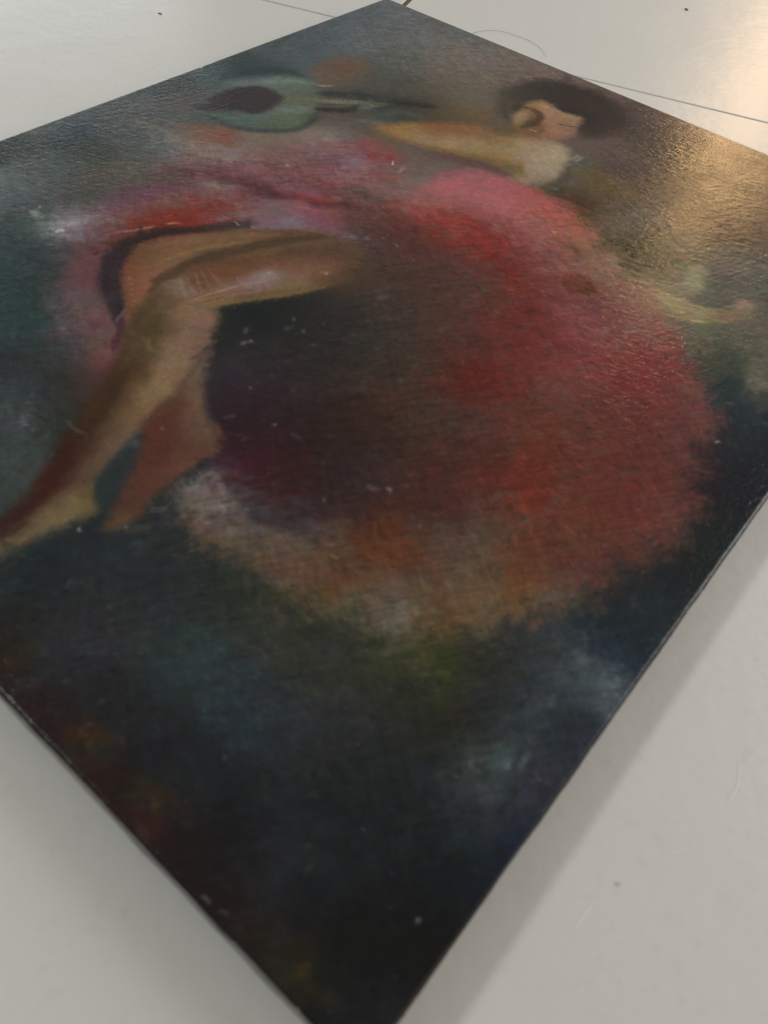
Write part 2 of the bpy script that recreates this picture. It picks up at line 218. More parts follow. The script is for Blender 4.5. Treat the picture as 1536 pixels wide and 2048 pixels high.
SHAPES = [["S",[[-67.8,-169.2,19.12],[-92.0,-147.0,20.58],[-115.2,-118.5,22.28],[-127.2,-79.5,24.13],[-126.5,-42.0,25.62],[-116.1,-10.4,26.61],[-109.0,26.9,27.95],[-90.8,64.9,29.02],[-58.5,83.8,28.88]],[493,332,348],15.8,0.45],
["S",[[-135.2,-80.3,11.77],[-126.2,-50.1,12.23],[-107.4,-26.8,12.44],[-75.7,-15.2,12.23]],[510,306,310],9.73,0.5],
["S",[[-109.0,26.9,15.33],[-79.7,43.0,15.23],[-48.8,52.0,14.95],[-26.0,64.8,14.88],[-7.7,77.9,14.9]],[587,384,382],10.63,0.55],
["S",[[-163.5,-34.6,9.57],[-145.2,-9.2,9.76],[-123.0,22.5,10.0],[-91.7,46.4,10.03]],[535,395,403],9.84,0.4],
["B",[-71.9,-23.2],[11.93,6.77,6.79,-8.09],[509,364,402],0.7],
["B",[-102.8,63.2],[18.3,14.72,11.02,-12.96],[546,380,399],0.5],
["S",[[-152.0,-26.2,8.7],[-130.5,-14.0,8.67],[-110.2,-7.4,8.57],[-82.7,0.4,8.42],[-59.7,12.2,8.37],[-41.4,29.0,8.42]],[300,118,160],5.97,0.8],
["S",[[-138.5,-55.3,5.74],[-132.2,-37.1,5.87],[-124.3,-19.6,5.98]],[329,134,266],5.86,0.5],
["S",[[-79.1,7.8,5.94],[-68.6,12.6,5.92],[-56.2,21.2,5.92]],[588,152,154],3.81,0.8],
["S",[[-143.8,6.7,3.63],[-110.9,10.7,3.53],[-77.2,12.6,3.41],[-54.4,24.8,3.39]],[611,406,445],3.92,0.45],
["S",[[-93.9,29.9,3.57],[-79.8,33.7,3.53],[-68.2,37.6,3.51]],[362,127,156],2.65,0.7],
["S",[[-60.1,35.8,6.08],[-43.6,41.0,6.02],[-32.3,47.4,6.01]],[349,274,269],3.45,0.6],
["S",[[-119.8,19.4,3.61],[-105.7,25.9,3.59]],[415,210,224],3.6,0.5],
["B",[-98.4,78.4],[3.16,3.62,3.62,-4.02],[536,189,205],0.8],
["B",[-76.3,81.4],[3.15,3.58,3.44,-3.99],[545,180,196],0.8],
["B",[-67.5,88.3],[2.26,2.56,3.39,-4.04],[534,167,183],0.8],
["S",[[-77.7,48.0,4.51],[-80.7,63.6,4.62],[-82.8,74.0,4.71]],[665,563,640],4.15,0.5],
["B",[-179.7,19.2],[13.67,4.95,4.4,-5.04],[540,348,291],0.5],
["B",[-157.7,21.6],[10.35,-0.29,3.49,-5.65],[513,269,197],0.5],
["S",[[-178.0,2.4,2.33],[-176.0,18.1,2.38],[-152.6,21.4,2.34]],[609,434,387],2.35,0.4],
["S",[[-215.6,-4.5,5.76],[-193.2,-1.7,5.65],[-163.3,-1.8,5.48],[-140.3,-0.9,5.36]],[601,519,473],6.49,0.5],
["S",[[-143.4,-116.2,3.73],[-144.0,-105.5,3.8],[-142.7,-92.5,3.88]],[762,756,807],3.42,0.6],
["S",[[-142.1,-122.1,2.21],[-140.9,-118.7,2.22]],[922,922,922],1.11,0.8],
["S",[[-124.0,-113.6,3.3],[-124.5,-99.5,3.38],[-126.9,-86.9,3.46]],[593,504,558],3.38,0.5],
["B",[-119.6,-19.7],[9.71,7.74,3.71,-3.7],[560,503,482],0.6],
["S",[[-120.3,-81.3,6.16],[-112.8,-65.3,6.27],[-104.7,-45.3,6.42],[-95.9,-25.0,6.57]],[504,158,90],3.97,0.55],
["P",[[-195.0,147.8],[-198.2,164.7],[-195.0,181.5],[-181.6,188.0],[-168.0,184.9],[-163.3,174.2],[-161.5,156.4],[-163.9,140.5],[-169.7,130.9],[-181.9,135.6]],[412,323,263],6.93,0.85],
["B",[-183.4,168.8],[7.78,6.4,5.11,-6.1],[454,323,263],0.7],
["S",[[-188.4,165.6,2.94],[-181.2,171.5,2.94]],[396,214,154],1.76,0.6],
["S",[[-183.2,152.6,4.6],[-168.7,162.2,4.6]],[445,335,241],3.45,0.5],
["S",[[-180.6,129.3,2.23],[-170.8,130.9,2.21],[-164.6,139.6,2.23]],[653,626,554],1.39,0.8],
["S",[[-228.5,84.2,8.22],[-221.7,108.2,8.43],[-208.6,126.9,8.54],[-188.9,131.0,8.43]],[143,217,243],5.04,0.85],
["S",[[-189.5,37.0,6.94],[-171.2,38.6,6.84],[-151.2,50.0,6.81],[-137.2,67.3,6.89],[-137.7,84.3,7.05],[-147.3,102.7,7.3]],[125,191,198],3.48,0.85],
["F",[[-202.7,39.6],[-215.3,64.9],[-216.7,93.3],[-202.0,117.7],[-181.7,130.5],[-163.9,121.4],[-147.8,102.1],[-138.9,78.5],[-147.2,57.9],[-167.5,39.8],[-187.0,33.3]],[[-201.6,43.2,257,281,270],[-208.3,61.0,313,344,338],[-211.9,78.8,321,374,370],[-210.9,97.8,391,444,436],[-198.5,116.7,432,486,473],[-182.5,127.0,389,457,414],[-164.8,119.2,344,391,313],[-150.8,103.2,345,393,315],[-141.7,81.9,303,360,293],[-146.8,64.8,292,370,314],[-161.2,50.2,310,383,366],[-173.3,38.3,234,311,297],[-187.4,37.3,223,287,278],[-163.7,102.2,377,403,326],[-173.0,91.1,354,391,323]],6.24,0.75],
["F",[[-219.0,82.9],[-208.7,97.8],[-201.6,115.6],[-188.4,127.7],[-176.1,129.5],[-166.9,122.9],[-161.2,113.7],[-169.8,102.2],[-179.8,93.9],[-190.5,98.4],[-202.9,92.2],[-208.4,78.0]],[[-214.3,86.0,370,415,406],[-205.0,102.4,466,519,504],[-190.8,119.5,444,513,472],[-175.5,125.1,343,401,324],[-185.2,103.4,389,457,414],[-171.3,110.1,344,391,313],[-202.7,89.9,400,446,431]],4.89,0.7],
["F",[[-189.9,43.3],[-177.2,55.9],[-170.1,72.3],[-168.3,88.4],[-154.2,101.6],[-147.6,99.9],[-140.4,86.7],[-141.0,72.7],[-147.9,59.2],[-159.3,50.3],[-173.3,40.6]],[[-182.9,42.5,282,357,345],[-170.9,50.0,319,392,383],[-165.0,63.5,400,458,431],[-161.2,79.3,413,492,417],[-153.1,91.2,435,492,419],[-143.4,88.8,324,360,259],[-146.3,74.2,370,427,351],[-155.6,59.0,288,357,298],[-178.4,52.3,354,406,397]],4.54,0.7],
["S",[[-163.3,81.4,6.17],[-152.0,90.1,6.18],[-153.4,96.6,6.24]],[479,558,487],3.1,0.7],
["S",[[-202.6,100.1,4.37],[-190.8,119.5,4.44],[-181.3,125.8,4.44]],[500,569,507],2.76,0.7],
["S",[[-176.4,45.7,5.95],[-163.0,61.4,6.0]],[340,426,411],3.49,0.7],
["P",[[-179.2,93.3],[-159.4,114.5],[-153.4,106.0],[-170.5,84.6]],[388,404,326],1.58,0.9],
["F",[[-207.0,53.1],[-210.5,70.6],[-205.3,85.5],[-197.1,96.7],[-184.7,97.8],[-175.8,95.0],[-169.7,80.8],[-169.4,69.7],[-173.7,61.2],[-182.3,57.9],[-189.1,51.0],[-198.8,40.7],[-205.0,40.3],[-201.2,51.7]],[[-201.0,63.8,168,125,159],[-192.3,90.0,194,164,194],[-179.2,89.7,201,172,202],[-181.3,69.5,194,164,194],[-196.0,49.8,158,108,144]],3.63,0.9],
["S",[[-204.4,45.7,1.27],[-198.7,57.0,1.29],[-186.2,74.2,1.3]],[221,187,223],1.54,0.5],
["S",[[-198.1,35.9,3.0],[-182.9,42.5,2.98],[-165.4,54.2,2.98]],[353,412,395],2.98,0.5],
["S",[[-211.7,54.6,3.11],[-214.2,76.0,3.21],[-208.5,95.6,3.28]],[382,435,419],3.2,0.5],
["S",[[-163.3,119.7,8.12],[-148.9,134.5,8.17],[-133.5,147.9,8.2]],[159,164,169],3.81,0.85],
["S",[[-147.8,102.1,6.78],[-135.0,113.7,6.8],[-125.9,127.9,6.87]],[100,88,92],3.67,0.9],
["S",[[-157.1,110.0,6.38],[-140.9,125.6,6.42],[-127.4,138.0,6.44],[-117.1,151.4,6.5]],[454,486,408],2.14,0.97],
["S",[[-128.3,125.1,4.75],[-124.4,134.4,4.79],[-123.1,143.1,4.84]],[421,469,396],2.66,0.7],
["S",[[-150.6,109.3,1.32],[-132.6,128.3,1.33]],[203,208,175],1.06,0.6],
["S",[[-119.8,150.6,7.05],[-108.1,160.9,7.07],[-92.9,171.6,7.07]],[110,81,77],4.34,0.85],
["S",[[-148.9,124.6,1.08],[-142.7,120.0,1.06]],[530,548,466],0.8,0.6],
["S",[[-146.4,126.8,1.08],[-140.2,122.1,1.06]],[530,547,466],0.8,0.6],
["S",[[-144.0,129.0,1.08],[-137.8,124.3,1.06]],[530,547,466],0.8,0.6],
["S",[[-141.5,131.2,1.08],[-135.3,126.5,1.06]],[530,547,466],0.8,0.6],
["S",[[-139.1,133.4,1.08],[-132.9,128.7,1.07]],[529,547,465],0.8,0.6],
["S",[[-136.6,135.6,1.08],[-130.4,130.8,1.07]],[529,547,466],0.8,0.6],
["S",[[-134.1,137.8,1.08],[-128.0,133.0,1.07]],[529,548,466],0.81,0.6],
["S",[[-131.6,140.0,1.08],[-125.5,135.2,1.07]],[529,547,466],0.81,0.6],
["S",[[-129.2,142.2,1.08],[-123.1,137.4,1.07]],[529,547,466],0.81,0.6],
["S",[[-126.7,144.4,1.08],[-120.6,139.6,1.07]],[528,546,465],0.81,0.6],
["S",[[-108.2,132.3,6.28],[-105.0,145.4,6.37],[-86.2,151.2,6.31]],[338,410,404],4.74,0.5],
["S",[[-115.1,112.9,5.13],[-101.0,123.7,5.14]],[493,547,544],4.62,0.4],
["B",[-61.3,185.0],[14.31,11.64,6.88,-10.38],[417,322,220],0.8],
["B",[-87.1,121.0],[13.95,7.63,4.92,-7.08],[625,441,250],0.85],
["B",[44.7,175.6],[23.12,-0.24,4.94,-15.08],[400,316,180],0.8],
["B",[54.3,140.0],[9.74,1.67,2.66,-6.96],[261,137,77],0.8],
["B",[26.9,185.2],[6.07,6.85,5.75,-9.49],[306,324,299],0.8],
["S",[[-50.7,117.4,11.64],[-24.0,127.6,11.51],[1.8,132.3,11.29]],[399,264,260],4.3,0.9],
["S",[[-69.0,101.8,9.66],[-47.6,107.9,9.54]],[418,354,331],5.76,0.6],
["F",[[-75.8,232.1],[-71.6,253.0],[-66.7,268.4],[-53.5,281.7],[-33.7,290.6],[-10.3,289.6],[12.1,278.3],[21.2,260.3],[18.8,239.1],[11.7,223.0],[3.1,220.9],[-12.7,232.5],[-26.8,233.9],[-38.9,231.7],[-43.4,218.0],[-39.6,196.4],[-49.0,197.1],[-62.1,208.0]],[[-63.8,220.9,293,257,208],[-65.9,237.5,231,205,163],[-59.2,262.7,177,156,131],[-44.8,269.4,142,93,77],[-27.2,270.8,143,90,77],[-10.0,272.1,179,107,88],[9.7,264.7,169,106,104],[-2.4,244.5,110,77,77],[10.0,238.0,178,129,116],[-50.9,205.6,295,266,218],[-53.6,233.1,179,157,123],[2.8,225.0,229,181,162]],7.86,0.95],
["S",[[-24.2,280.9,9.42],[4.3,270.4,9.06],[21.0,260.0,8.81]],[77,77,77],6.25,0.6],
["S",[[-62.7,216.0,6.73],[-43.4,196.7,6.45]],[226,211,183],4.39,0.6],
["F",[[-45.7,208.0],[-46.2,219.5],[-49.4,233.0],[-43.8,243.4],[-36.9,244.0],[-26.5,239.0],[-9.1,243.8],[-5.4,236.3],[-4.1,228.5],[1.1,218.6],[0.0,210.7],[-2.8,197.5],[-13.1,186.8],[-22.6,179.1],[-33.7,188.4],[-42.0,200.6]],[[-37.7,236.9,689,521,379],[-43.8,232.2,574,426,273],[-42.1,215.9,587,450,299],[-38.3,205.0,608,508,375],[-32.4,209.5,343,246,138],[-32.4,218.9,363,257,144],[-25.2,204.0,408,293,165],[-31.4,196.8,453,340,195],[-22.9,188.7,512,396,248],[-28.8,223.1,677,500,372],[-20.7,217.3,661,468,357],[-16.5,228.1,653,495,359],[-9.3,234.1,654,523,375],[-11.5,213.1,679,469,368],[-3.5,217.8,616,441,340],[-17.3,201.9,639,417,277],[-11.1,195.7,642,449,356],[-3.3,203.6,607,423,339],[-16.8,188.0,511,384,236]],4.33,0.96],
["S",[[-43.0,238.0,3.97],[-32.1,238.6,3.93],[-11.8,238.3,3.86]],[752,575,454],2.24,0.6],
["B",[-37.9,203.1],[3.0,3.5,3.93,-5.82],[607,498,374],0.8],
["B",[-33.3,183.3],[3.92,4.54,4.24,-6.17],[403,310,184],0.7],
["B",[-51.1,218.6],[-0.13,7.23,4.71,-3.92],[195,153,118],0.7],
["B",[-39.4,210.7],[3.89,2.1,3.13,-5.59],[614,488,381],0.8],
["S",[[-47.5,224.1,5.59],[-40.9,225.8,5.57],[-33.3,223.8,5.52],[-28.1,215.7,5.43],[-27.9,206.7,5.37],[-31.2,195.8,5.31]],[275,175,87],2.18,0.92],
["B",[-29.4,204.9],[3.75,4.36,2.58,-3.88],[310,197,120],0.8],
["B",[-17.9,203.4],[2.54,1.37,1.47,-2.73],[406,292,190],0.7],
["B",[-24.7,193.3],[6.22,5.05,3.56,-5.85],[474,352,233],0.7],
["B",[-13.1,195.5],[6.43,7.41,3.26,-5.01],[535,384,269],0.6],
["B",[-11.5,208.5],[6.34,3.43,2.89,-5.47],[681,480,383],0.5],
["B",[-15.2,229.5],[8.06,1.87,1.65,-3.67],[638,454,357],0.6],
["S",[[-25.6,181.1,3.62],[-20.9,190.9,3.65],[-13.1,195.5,3.65]],[505,363,223],2.08,0.7],
["B",[-39.9,211.3],[3.9,2.1,3.14,-5.6],[633,490,383],0.8],
["S",[[-44.4,216.8,2.21],[-42.6,224.9,2.23],[-37.3,225.1,2.22]],[503,350,241],1.66,0.7],
["S",[[-45.9,228.5,2.24],[-41.4,231.3,2.24]],[525,371,253],1.4,0.7],
["S",[[-16.0,221.7,1.62],[-9.7,224.3,1.62],[-4.6,227.9,1.62]],[285,157,97],0.81,0.95],
["S",[[-13.5,226.8,1.36],[-7.7,230.1,1.36]],[526,355,260],0.82,0.7],
["S",[[-26.1,197.3,1.32],[-22.3,198.3,1.32],[-19.2,197.4,1.31]],[718,636,490],0.79,0.9],
["S",[[-22.6,193.4,2.1],[-18.1,196.5,2.1],[-16.9,204.6,2.12]],[397,282,178],1.32,0.8],
["S",[[0.0,210.7,2.1],[0.8,220.5,2.13]],[505,353,283],1.59,0.6],
["F",[[-97.4,117.9],[-90.6,134.7],[-72.0,156.4],[-49.4,175.9],[-39.8,173.6],[-22.9,180.9],[-3.4,193.6],[7.7,193.5],[18.6,178.8],[24.7,159.9],[23.6,143.4],[14.9,132.8],[6.1,131.4],[-2.8,142.7],[-23.0,136.8],[-46.2,126.8],[-65.9,118.7],[-85.6,114.2]],[[-93.4,120.3,594,440,237],[-81.3,127.8,681,527,320],[-69.5,141.5,588,374,221],[-55.1,158.0,597,383,243],[-42.5,168.2,555,402,265],[-67.0,126.9,653,551,418],[-52.2,136.5,705,594,463],[-38.3,147.2,691,591,442],[-30.5,166.7,586,455,278],[-22.3,155.0,643,535,390],[-14.4,174.6,639,531,391],[-2.7,182.7,662,571,460],[-51.4,123.9,592,439,239],[-35.6,131.7,579,438,227],[-19.8,139.4,555,414,213],[-5.8,143.3,532,401,211],[-4.9,154.3,653,554,424],[0.3,165.2,708,627,516],[8.0,179.1,725,635,535],[19.1,171.3,659,579,496],[15.6,157.5,696,615,522],[10.4,146.8,666,585,491],[9.4,136.1,614,533,429],[20.5,143.8,610,529,443],[2.5,140.9,489,368,185]],5.46,0.95],
["S",[[-39.8,173.6,5.19],[-25.4,181.4,5.17]],[479,366,226],2.59,0.7],
["S",[[-68.2,117.2,4.44],[-25.3,135.2,4.37],[1.8,137.1,4.26]],[515,384,200],2.42,0.8],
["S",[[-31.8,144.2,6.92],[-8.0,152.7,6.85]],[631,500,305],3.93,0.5],
["B",[-92.5,119.2],[9.33,5.1,3.74,-5.32],[637,462,273],0.7],
["B",[2.0,144.1],[3.48,0.57,4.31,-9.68],[499,389,221],0.75],
["S",[[25.5,136.2,5.54],[30.6,153.1,5.65],[25.0,173.0,5.85]],[317,246,204],3.31,0.8],
["S",[[36.1,128.8,7.23],[36.2,147.2,7.43]],[263,212,140],4.12,0.7],
["S",[[-31.7,93.0,6.43],[-22.0,113.4,6.56],[-2.1,126.1,6.55]],[639,345,390],4.19,0.6],
["S",[[21.1,127.6,6.41],[39.4,129.8,6.31],[59.4,122.2,6.11]],[697,348,309],4.04,0.5],
["S",[[-2.5,60.6,8.49],[12.1,67.4,8.44],[31.8,61.4,8.18],[51.1,55.3,7.93]],[621,166,135],4.13,0.55],
["S",[[-22.3,60.1,3.46],[-2.7,71.3,3.45],[17.3,76.3,3.4]],[705,462,449],3.01,0.5],
["S",[[19.9,72.6,5.06],[35.1,72.9,4.98],[56.0,64.2,4.8]],[633,435,465],3.71,0.5],
["S",[[26.5,47.9,10.47],[56.3,42.5,10.04],[79.1,35.1,9.66]],[457,138,90],4.64,0.6],
["P",[[90.5,56.0],[92.3,64.2],[101.1,67.8],[112.4,65.9],[112.9,61.7],[104.0,52.4],[97.0,50.5]],[380,159,77],1.13,0.92],
["B",[79.6,89.4],[8.16,0.4,1.63,-5.11],[394,245,148],0.7],
["B",[92.7,19.8],[2.8,2.89,3.47,-5.22],[311,101,77],0.7],
["B",[110.9,4.8],[1.75,1.79,1.38,-2.12],[330,77,77],0.7],
["B",[153.1,19.5],[1.75,1.77,1.4,-2.49],[322,77,77],0.8],
["S",[[103.5,34.2,7.2],[121.9,31.1,7.01],[142.6,28.3,6.8]],[559,355,425],4.9,0.45],
["S",[[135.9,45.5,4.95],[149.3,50.0,4.9],[160.5,52.4,4.86]],[481,339,359],3.5,0.4],
["S",[[8.4,72.4,25.63],[39.2,61.6,24.36],[71.6,41.0,22.7],[98.1,12.8,20.95],[113.4,-18.4,19.42],[114.3,-47.0,18.38],[107.5,-61.3,18.03]],[419,106,100],21.07,0.45],
["S",[[113.8,-39.6,18.65],[139.0,-49.9,17.67],[156.5,-65.3,16.72],[171.7,-88.8,15.56],[181.6,-113.9,14.5],[188.6,-132.0,13.75]],[410,175,112],15.99,0.4],
["S",[[126.1,29.4,38.22],[154.7,23.3,36.48],[179.5,10.3,34.49],[202.0,-11.7,32.05],[215.2,-42.9,29.51],[216.2,-73.7,27.57],[209.6,-101.9,26.14]],[394,161,161],25.85,0.45],
["S",[[4.2,-71.7,40.46],[41.1,-80.5,37.97],[77.3,-106.1,34.4],[95.4,-133.5,31.66],[94.5,-159.0,30.0]],[169,119,118],25.91,0.4],
["S",[[107.8,-190.9,15.93],[130.9,-179.5,15.76],[148.9,-162.5,15.93],[167.2,-152.1,15.84],[188.2,-142.5,15.66],[202.2,-126.1,15.91]],[395,249,172],13.58,0.35],
["F",[[-80.3,-3.7],[-71.6,5.9],[-53.6,5.7],[-39.4,0.2],[-32.8,-9.7],[-35.9,-17.5],[-41.8,-22.4],[-49.8,-23.4],[-64.7,-19.3],[-75.7,-15.2]],[[-73.4,-4.5,497,363,359],[-68.0,3.1,576,302,359],[-51.3,3.2,544,271,338],[-39.0,-3.3,514,272,339],[-55.8,-9.6,498,345,423],[-56.1,-17.9,524,440,511],[-46.1,-11.0,528,335,424],[-44.0,-21.8,626,482,477],[-36.0,-13.1,549,368,416],[-69.7,-16.8,489,385,423]],2.01,0.85],
["S",[[-75.8,-2.1,5.0],[-63.2,2.5,4.96],[-46.6,0.4,4.86]],[566,292,359],2.06,0.6],
["S",[[-70.3,-1.1,1.24],[-60.0,3.6,1.24],[-55.2,3.9,1.23]],[668,455,493],1.24,0.7],
["S",[[-50.6,-23.5,2.35],[-43.3,-22.5,2.33],[-37.2,-18.3,2.33]],[731,568,540],1.17,0.7],
["B",[-59.8,-14.0],[6.63,3.76,3.34,-4.14],[546,472,555],0.6],
["S",[[-55.0,-20.6,0.71],[-46.0,-26.9,0.7]],[754,591,580],0.59,0.5],
["S",[[-52.8,-19.1,0.71],[-44.1,-25.1,0.7]],[754,591,581],0.59,0.5],
["S",[[-50.5,-17.6,0.71],[-42.3,-23.2,0.7]],[753,590,580],0.59,0.5],
["S",[[-48.3,-16.1,0.71],[-40.4,-21.3,0.7]],[753,590,580],0.59,0.5],
["S",[[-46.0,-14.6,0.71],[-38.5,-19.5,0.7]],[753,591,580],0.59,0.5],
["S",[[-43.8,-13.1,0.71],[-36.6,-17.6,0.7]],[752,590,580],0.59,0.5],
["S",[[-41.5,-11.6,0.71],[-34.8,-15.7,0.7]],[753,590,580],0.59,0.5],
["S",[[-39.3,-10.1,0.71],[-32.9,-13.9,0.7]],[752,590,580],0.59,0.5],
["S",[[-37.0,-8.6,0.71],[-31.0,-12.0,0.7]],[752,590,580],0.59,0.5],
["S",[[-76.3,-7.7,0.66],[-70.1,-5.8,0.66]],[646,433,478],0.62,0.4],
["S",[[-72.1,-7.2,0.66],[-65.5,-5.7,0.65]],[647,434,479],0.62,0.4],
["S",[[-67.9,-6.7,0.66],[-60.9,-5.6,0.65]],[647,434,479],0.61,0.4],
["S",[[-63.7,-6.2,0.65],[-56.4,-5.5,0.65]],[647,434,480],0.61,0.4],
["S",[[-59.5,-5.7,0.65],[-51.9,-5.4,0.65]],[647,435,480],0.61,0.4],
["S",[[-55.4,-5.2,0.65],[-47.4,-5.3,0.64]],[646,435,480],0.6,0.4],
["S",[[-51.3,-4.7,0.65],[-43.0,-5.2,0.64]],[646,435,481],0.6,0.4],
["F",[[-76.0,-31.6],[-81.8,-40.3],[-93.8,-60.3],[-104.1,-73.7],[-107.2,-80.0],[-108.9,-91.6],[-109.6,-104.0],[-107.0,-111.9],[-99.1,-123.3],[-87.6,-133.4],[-73.4,-141.1],[-64.6,-144.6],[-55.6,-148.8],[-58.8,-138.7],[-64.9,-132.3],[-78.6,-124.0],[-87.3,-116.1],[-97.0,-103.3],[-99.9,-91.4],[-97.1,-79.6],[-87.3,-66.1],[-74.5,-47.0],[-69.9,-37.4]],[[-73.7,-33.8,237,185,180],[-83.3,-48.8,172,135,155],[-91.9,-64.3,123,77,94],[-101.9,-78.1,94,77,77],[-104.1,-90.8,92,77,77],[-103.2,-105.6,117,77,81],[-99.3,-115.4,150,77,140],[-89.3,-128.2,183,117,190],[-75.3,-135.7,217,189,234],[-78.6,-126.6,119,77,77],[-65.0,-137.3,80,77,77],[-60.2,-144.3,161,123,155]],3.59,0.84],
["S",[[-106.0,-108.6,5.78],[-92.4,-124.9,5.53],[-75.8,-136.3,5.31]],[133,77,130],2.42,0.6],
["S",[[-54.4,-144.1,6.36],[-45.7,-152.2,6.19],[-38.4,-161.2,6.02]],[259,113,176],2.17,0.85],
["S",[[-55.6,-148.8,1.26],[-60.1,-137.0,1.3],[-63.4,-133.1,1.31]],[551,517,538],0.81,0.7],
["S",[[-118.2,-106.0,1.84],[-116.8,-94.9,1.87],[-108.6,-76.3,1.92]],[656,514,436],0.94,0.85],
["S",[[-106.7,-70.4,1.93],[-104.6,-66.6,1.94],[-101.7,-64.2,1.94]],[809,588,495],0.97,0.8],
["S",[[-91.9,-48.9,1.57],[-83.9,-32.2,1.6],[-77.8,-21.6,1.62]],[626,487,446],1.2,0.7],
["S",[[-81.8,-40.3,1.18],[-76.9,-41.2,1.17]],[747,668,606],0.59,0.8],
["S",[[-71.0,-36.3,1.57],[-68.7,-36.1,1.56]],[686,564,544],0.78,0.8],
["P",[[-97.0,-103.3],[-94.8,-78.6],[-68.4,-38.9],[-43.6,-13.7],[-23.1,-5.3],[2.5,-14.4],[-1.0,-50.6],[-27.7,-99.8],[-44.9,-122.5],[-47.4,-136.9],[-65.7,-131.9]],[406,301,209],3.57,0.9],
["F",[[-97.0,-103.3],[-99.9,-91.4],[-94.8,-78.6],[-83.0,-60.7],[-64.4,-34.6],[-46.9,-18.8],[-36.7,-12.4],[-40.5,-25.5],[-56.6,-50.1],[-68.7,-77.3],[-69.3,-101.2],[-63.5,-117.1],[-53.1,-131.0],[-50.2,-142.7],[-65.7,-131.9],[-83.7,-119.0]],[[-58.2,-136.3,498,281,190],[-72.1,-126.2,527,288,184],[-84.3,-113.1,484,282,181],[-92.9,-101.7,439,277,167],[-95.7,-90.5,450,298,198],[-89.3,-77.8,494,335,240],[-78.8,-60.7,495,348,246],[-65.4,-41.7,466,330,240],[-54.2,-28.2,399,288,218],[-43.5,-18.1,357,251,196],[-82.6,-90.7,528,375,245],[-76.8,-73.8,539,398,261],[-67.8,-59.2,508,367,241],[-75.6,-107.2,560,367,272],[-67.1,-120.9,562,365,264],[-56.2,-128.1,511,335,244],[-52.3,-136.1,470,314,221],[-73.4,-91.4,528,361,260],[-71.2,-75.0,418,295,186]],3.61,0.93],
["S",[[-93.8,-95.7,3.64],[-87.7,-79.1,3.72],[-73.0,-54.4,3.81],[-53.5,-28.9,3.89]],[529,392,272],2.26,0.6],
["S",[[-79.0,-93.8,2.87],[-74.5,-72.1,2.97],[-60.2,-46.7,3.04]],[595,469,310],1.85,0.7],
["S",[[-77.2,-118.7,5.49],[-63.6,-129.7,5.29]],[517,299,191],2.69,0.6],
["S",[[-70.3,-111.5,3.44],[-73.5,-94.9,3.56],[-70.1,-76.0,3.66]],[584,438,330],2.13,0.5],
["F",[[-65.3,-110.1],[-62.0,-86.8],[-53.4,-61.0],[-42.7,-39.7],[-29.0,-20.6],[-14.3,-10.7],[2.5,-14.4],[7.3,-28.6],[-2.9,-52.5],[-18.6,-79.2],[-28.3,-99.2],[-29.9,-111.8],[-40.7,-119.4],[-51.9,-120.0]],[[-56.5,-116.2,422,321,217],[-57.0,-107.2,510,380,308],[-47.4,-106.7,566,426,346],[-38.7,-103.9,587,438,328],[-31.4,-96.3,543,395,264],[-51.9,-92.2,466,300,207],[-49.7,-83.2,455,280,190],[-43.9,-73.8,488,314,212],[-36.0,-88.5,597,448,380],[-30.0,-75.7,616,523,515],[-26.3,-64.0,641,556,566],[-48.8,-65.3,398,257,164],[-40.7,-49.7,445,292,200],[-24.0,-42.5,540,369,284],[-18.1,-56.6,554,427,350],[-11.4,-39.5,509,359,285],[-12.3,-30.1,507,337,262],[-7.3,-51.9,470,359,243],[-13.9,-68.6,451,338,221],[-22.9,-82.4,404,305,199],[-8.0,-22.1,430,294,227],[2.3,-25.1,339,246,175],[-10.9,-14.5,328,243,183],[-26.3,-23.5,379,260,194],[-37.4,-36.9,317,219,154],[2.5,-14.4,276,200,158],[0.8,-40.2,351,258,177]],4.6,0.93],
["S",[[-69.4,-110.5,7.58],[-68.3,-97.5,7.75],[-67.7,-81.8,7.96],[-58.7,-56.0,8.23],[-48.4,-34.0,8.44],[-33.3,-11.7,8.6]],[288,213,135],2.57,0.9],
["B",[4.7,-19.1],[5.94,6.27,7.43,-8.52],[272,217,177],0.8],
["B",[-52.3,-104.2],[10.32,0.67,3.32,-5.82],[590,515,474],0.6],
["S",[[-43.7,-112.7,1.33],[-39.0,-96.6,1.36],[-33.1,-80.2,1.39],[-23.2,-59.3,1.43]],[686,566,467],0.86,0.85],
["S",[[-40.3,-112.9,0.99],[-32.7,-95.1,1.02],[-26.7,-78.8,1.04]],[417,283,179],0.85,0.7],
["S",[[-44.9,-110.3,1.0],[-39.1,-92.9,1.03]],[489,335,213],0.68,0.7],
["S",[[-33.0,-109.0,2.97],[-23.2,-89.6,3.04],[-9.2,-65.6,3.12],[-0.3,-47.2,3.19]],[545,433,268],2.05,0.7],
["S",[[-19.3,-71.0,4.87],[-8.5,-50.6,4.98]],[545,443,290],2.81,0.6],
["S",[[-60.0,-104.6,0.62],[-46.6,-109.6,0.6]],[437,321,218],1.02,0.34],
["S",[[-60.6,-100.4,0.8],[-44.7,-108.4,0.77]],[739,661,616],1.02,0.34],
["S",[[-58.4,-98.7,0.97],[-42.8,-107.3,0.94]],[437,322,219],1.02,0.34],
["S",[[-60.5,-96.2,0.63],[-45.7,-101.9,0.61]],[740,661,616],1.03,0.34],
["S",[[-58.3,-94.4,0.8],[-43.8,-100.8,0.78]],[437,322,219],1.03,0.34],
["S",[[-58.8,-90.2,0.99],[-41.9,-99.7,0.95]],[740,661,616],1.04,0.34],
["S",[[-58.3,-90.1,0.63],[-44.9,-94.1,0.62]],[437,322,219],1.04,0.34],
["S",[[-58.8,-85.9,0.82],[-43.0,-93.0,0.79]],[739,661,616],1.05,0.34],
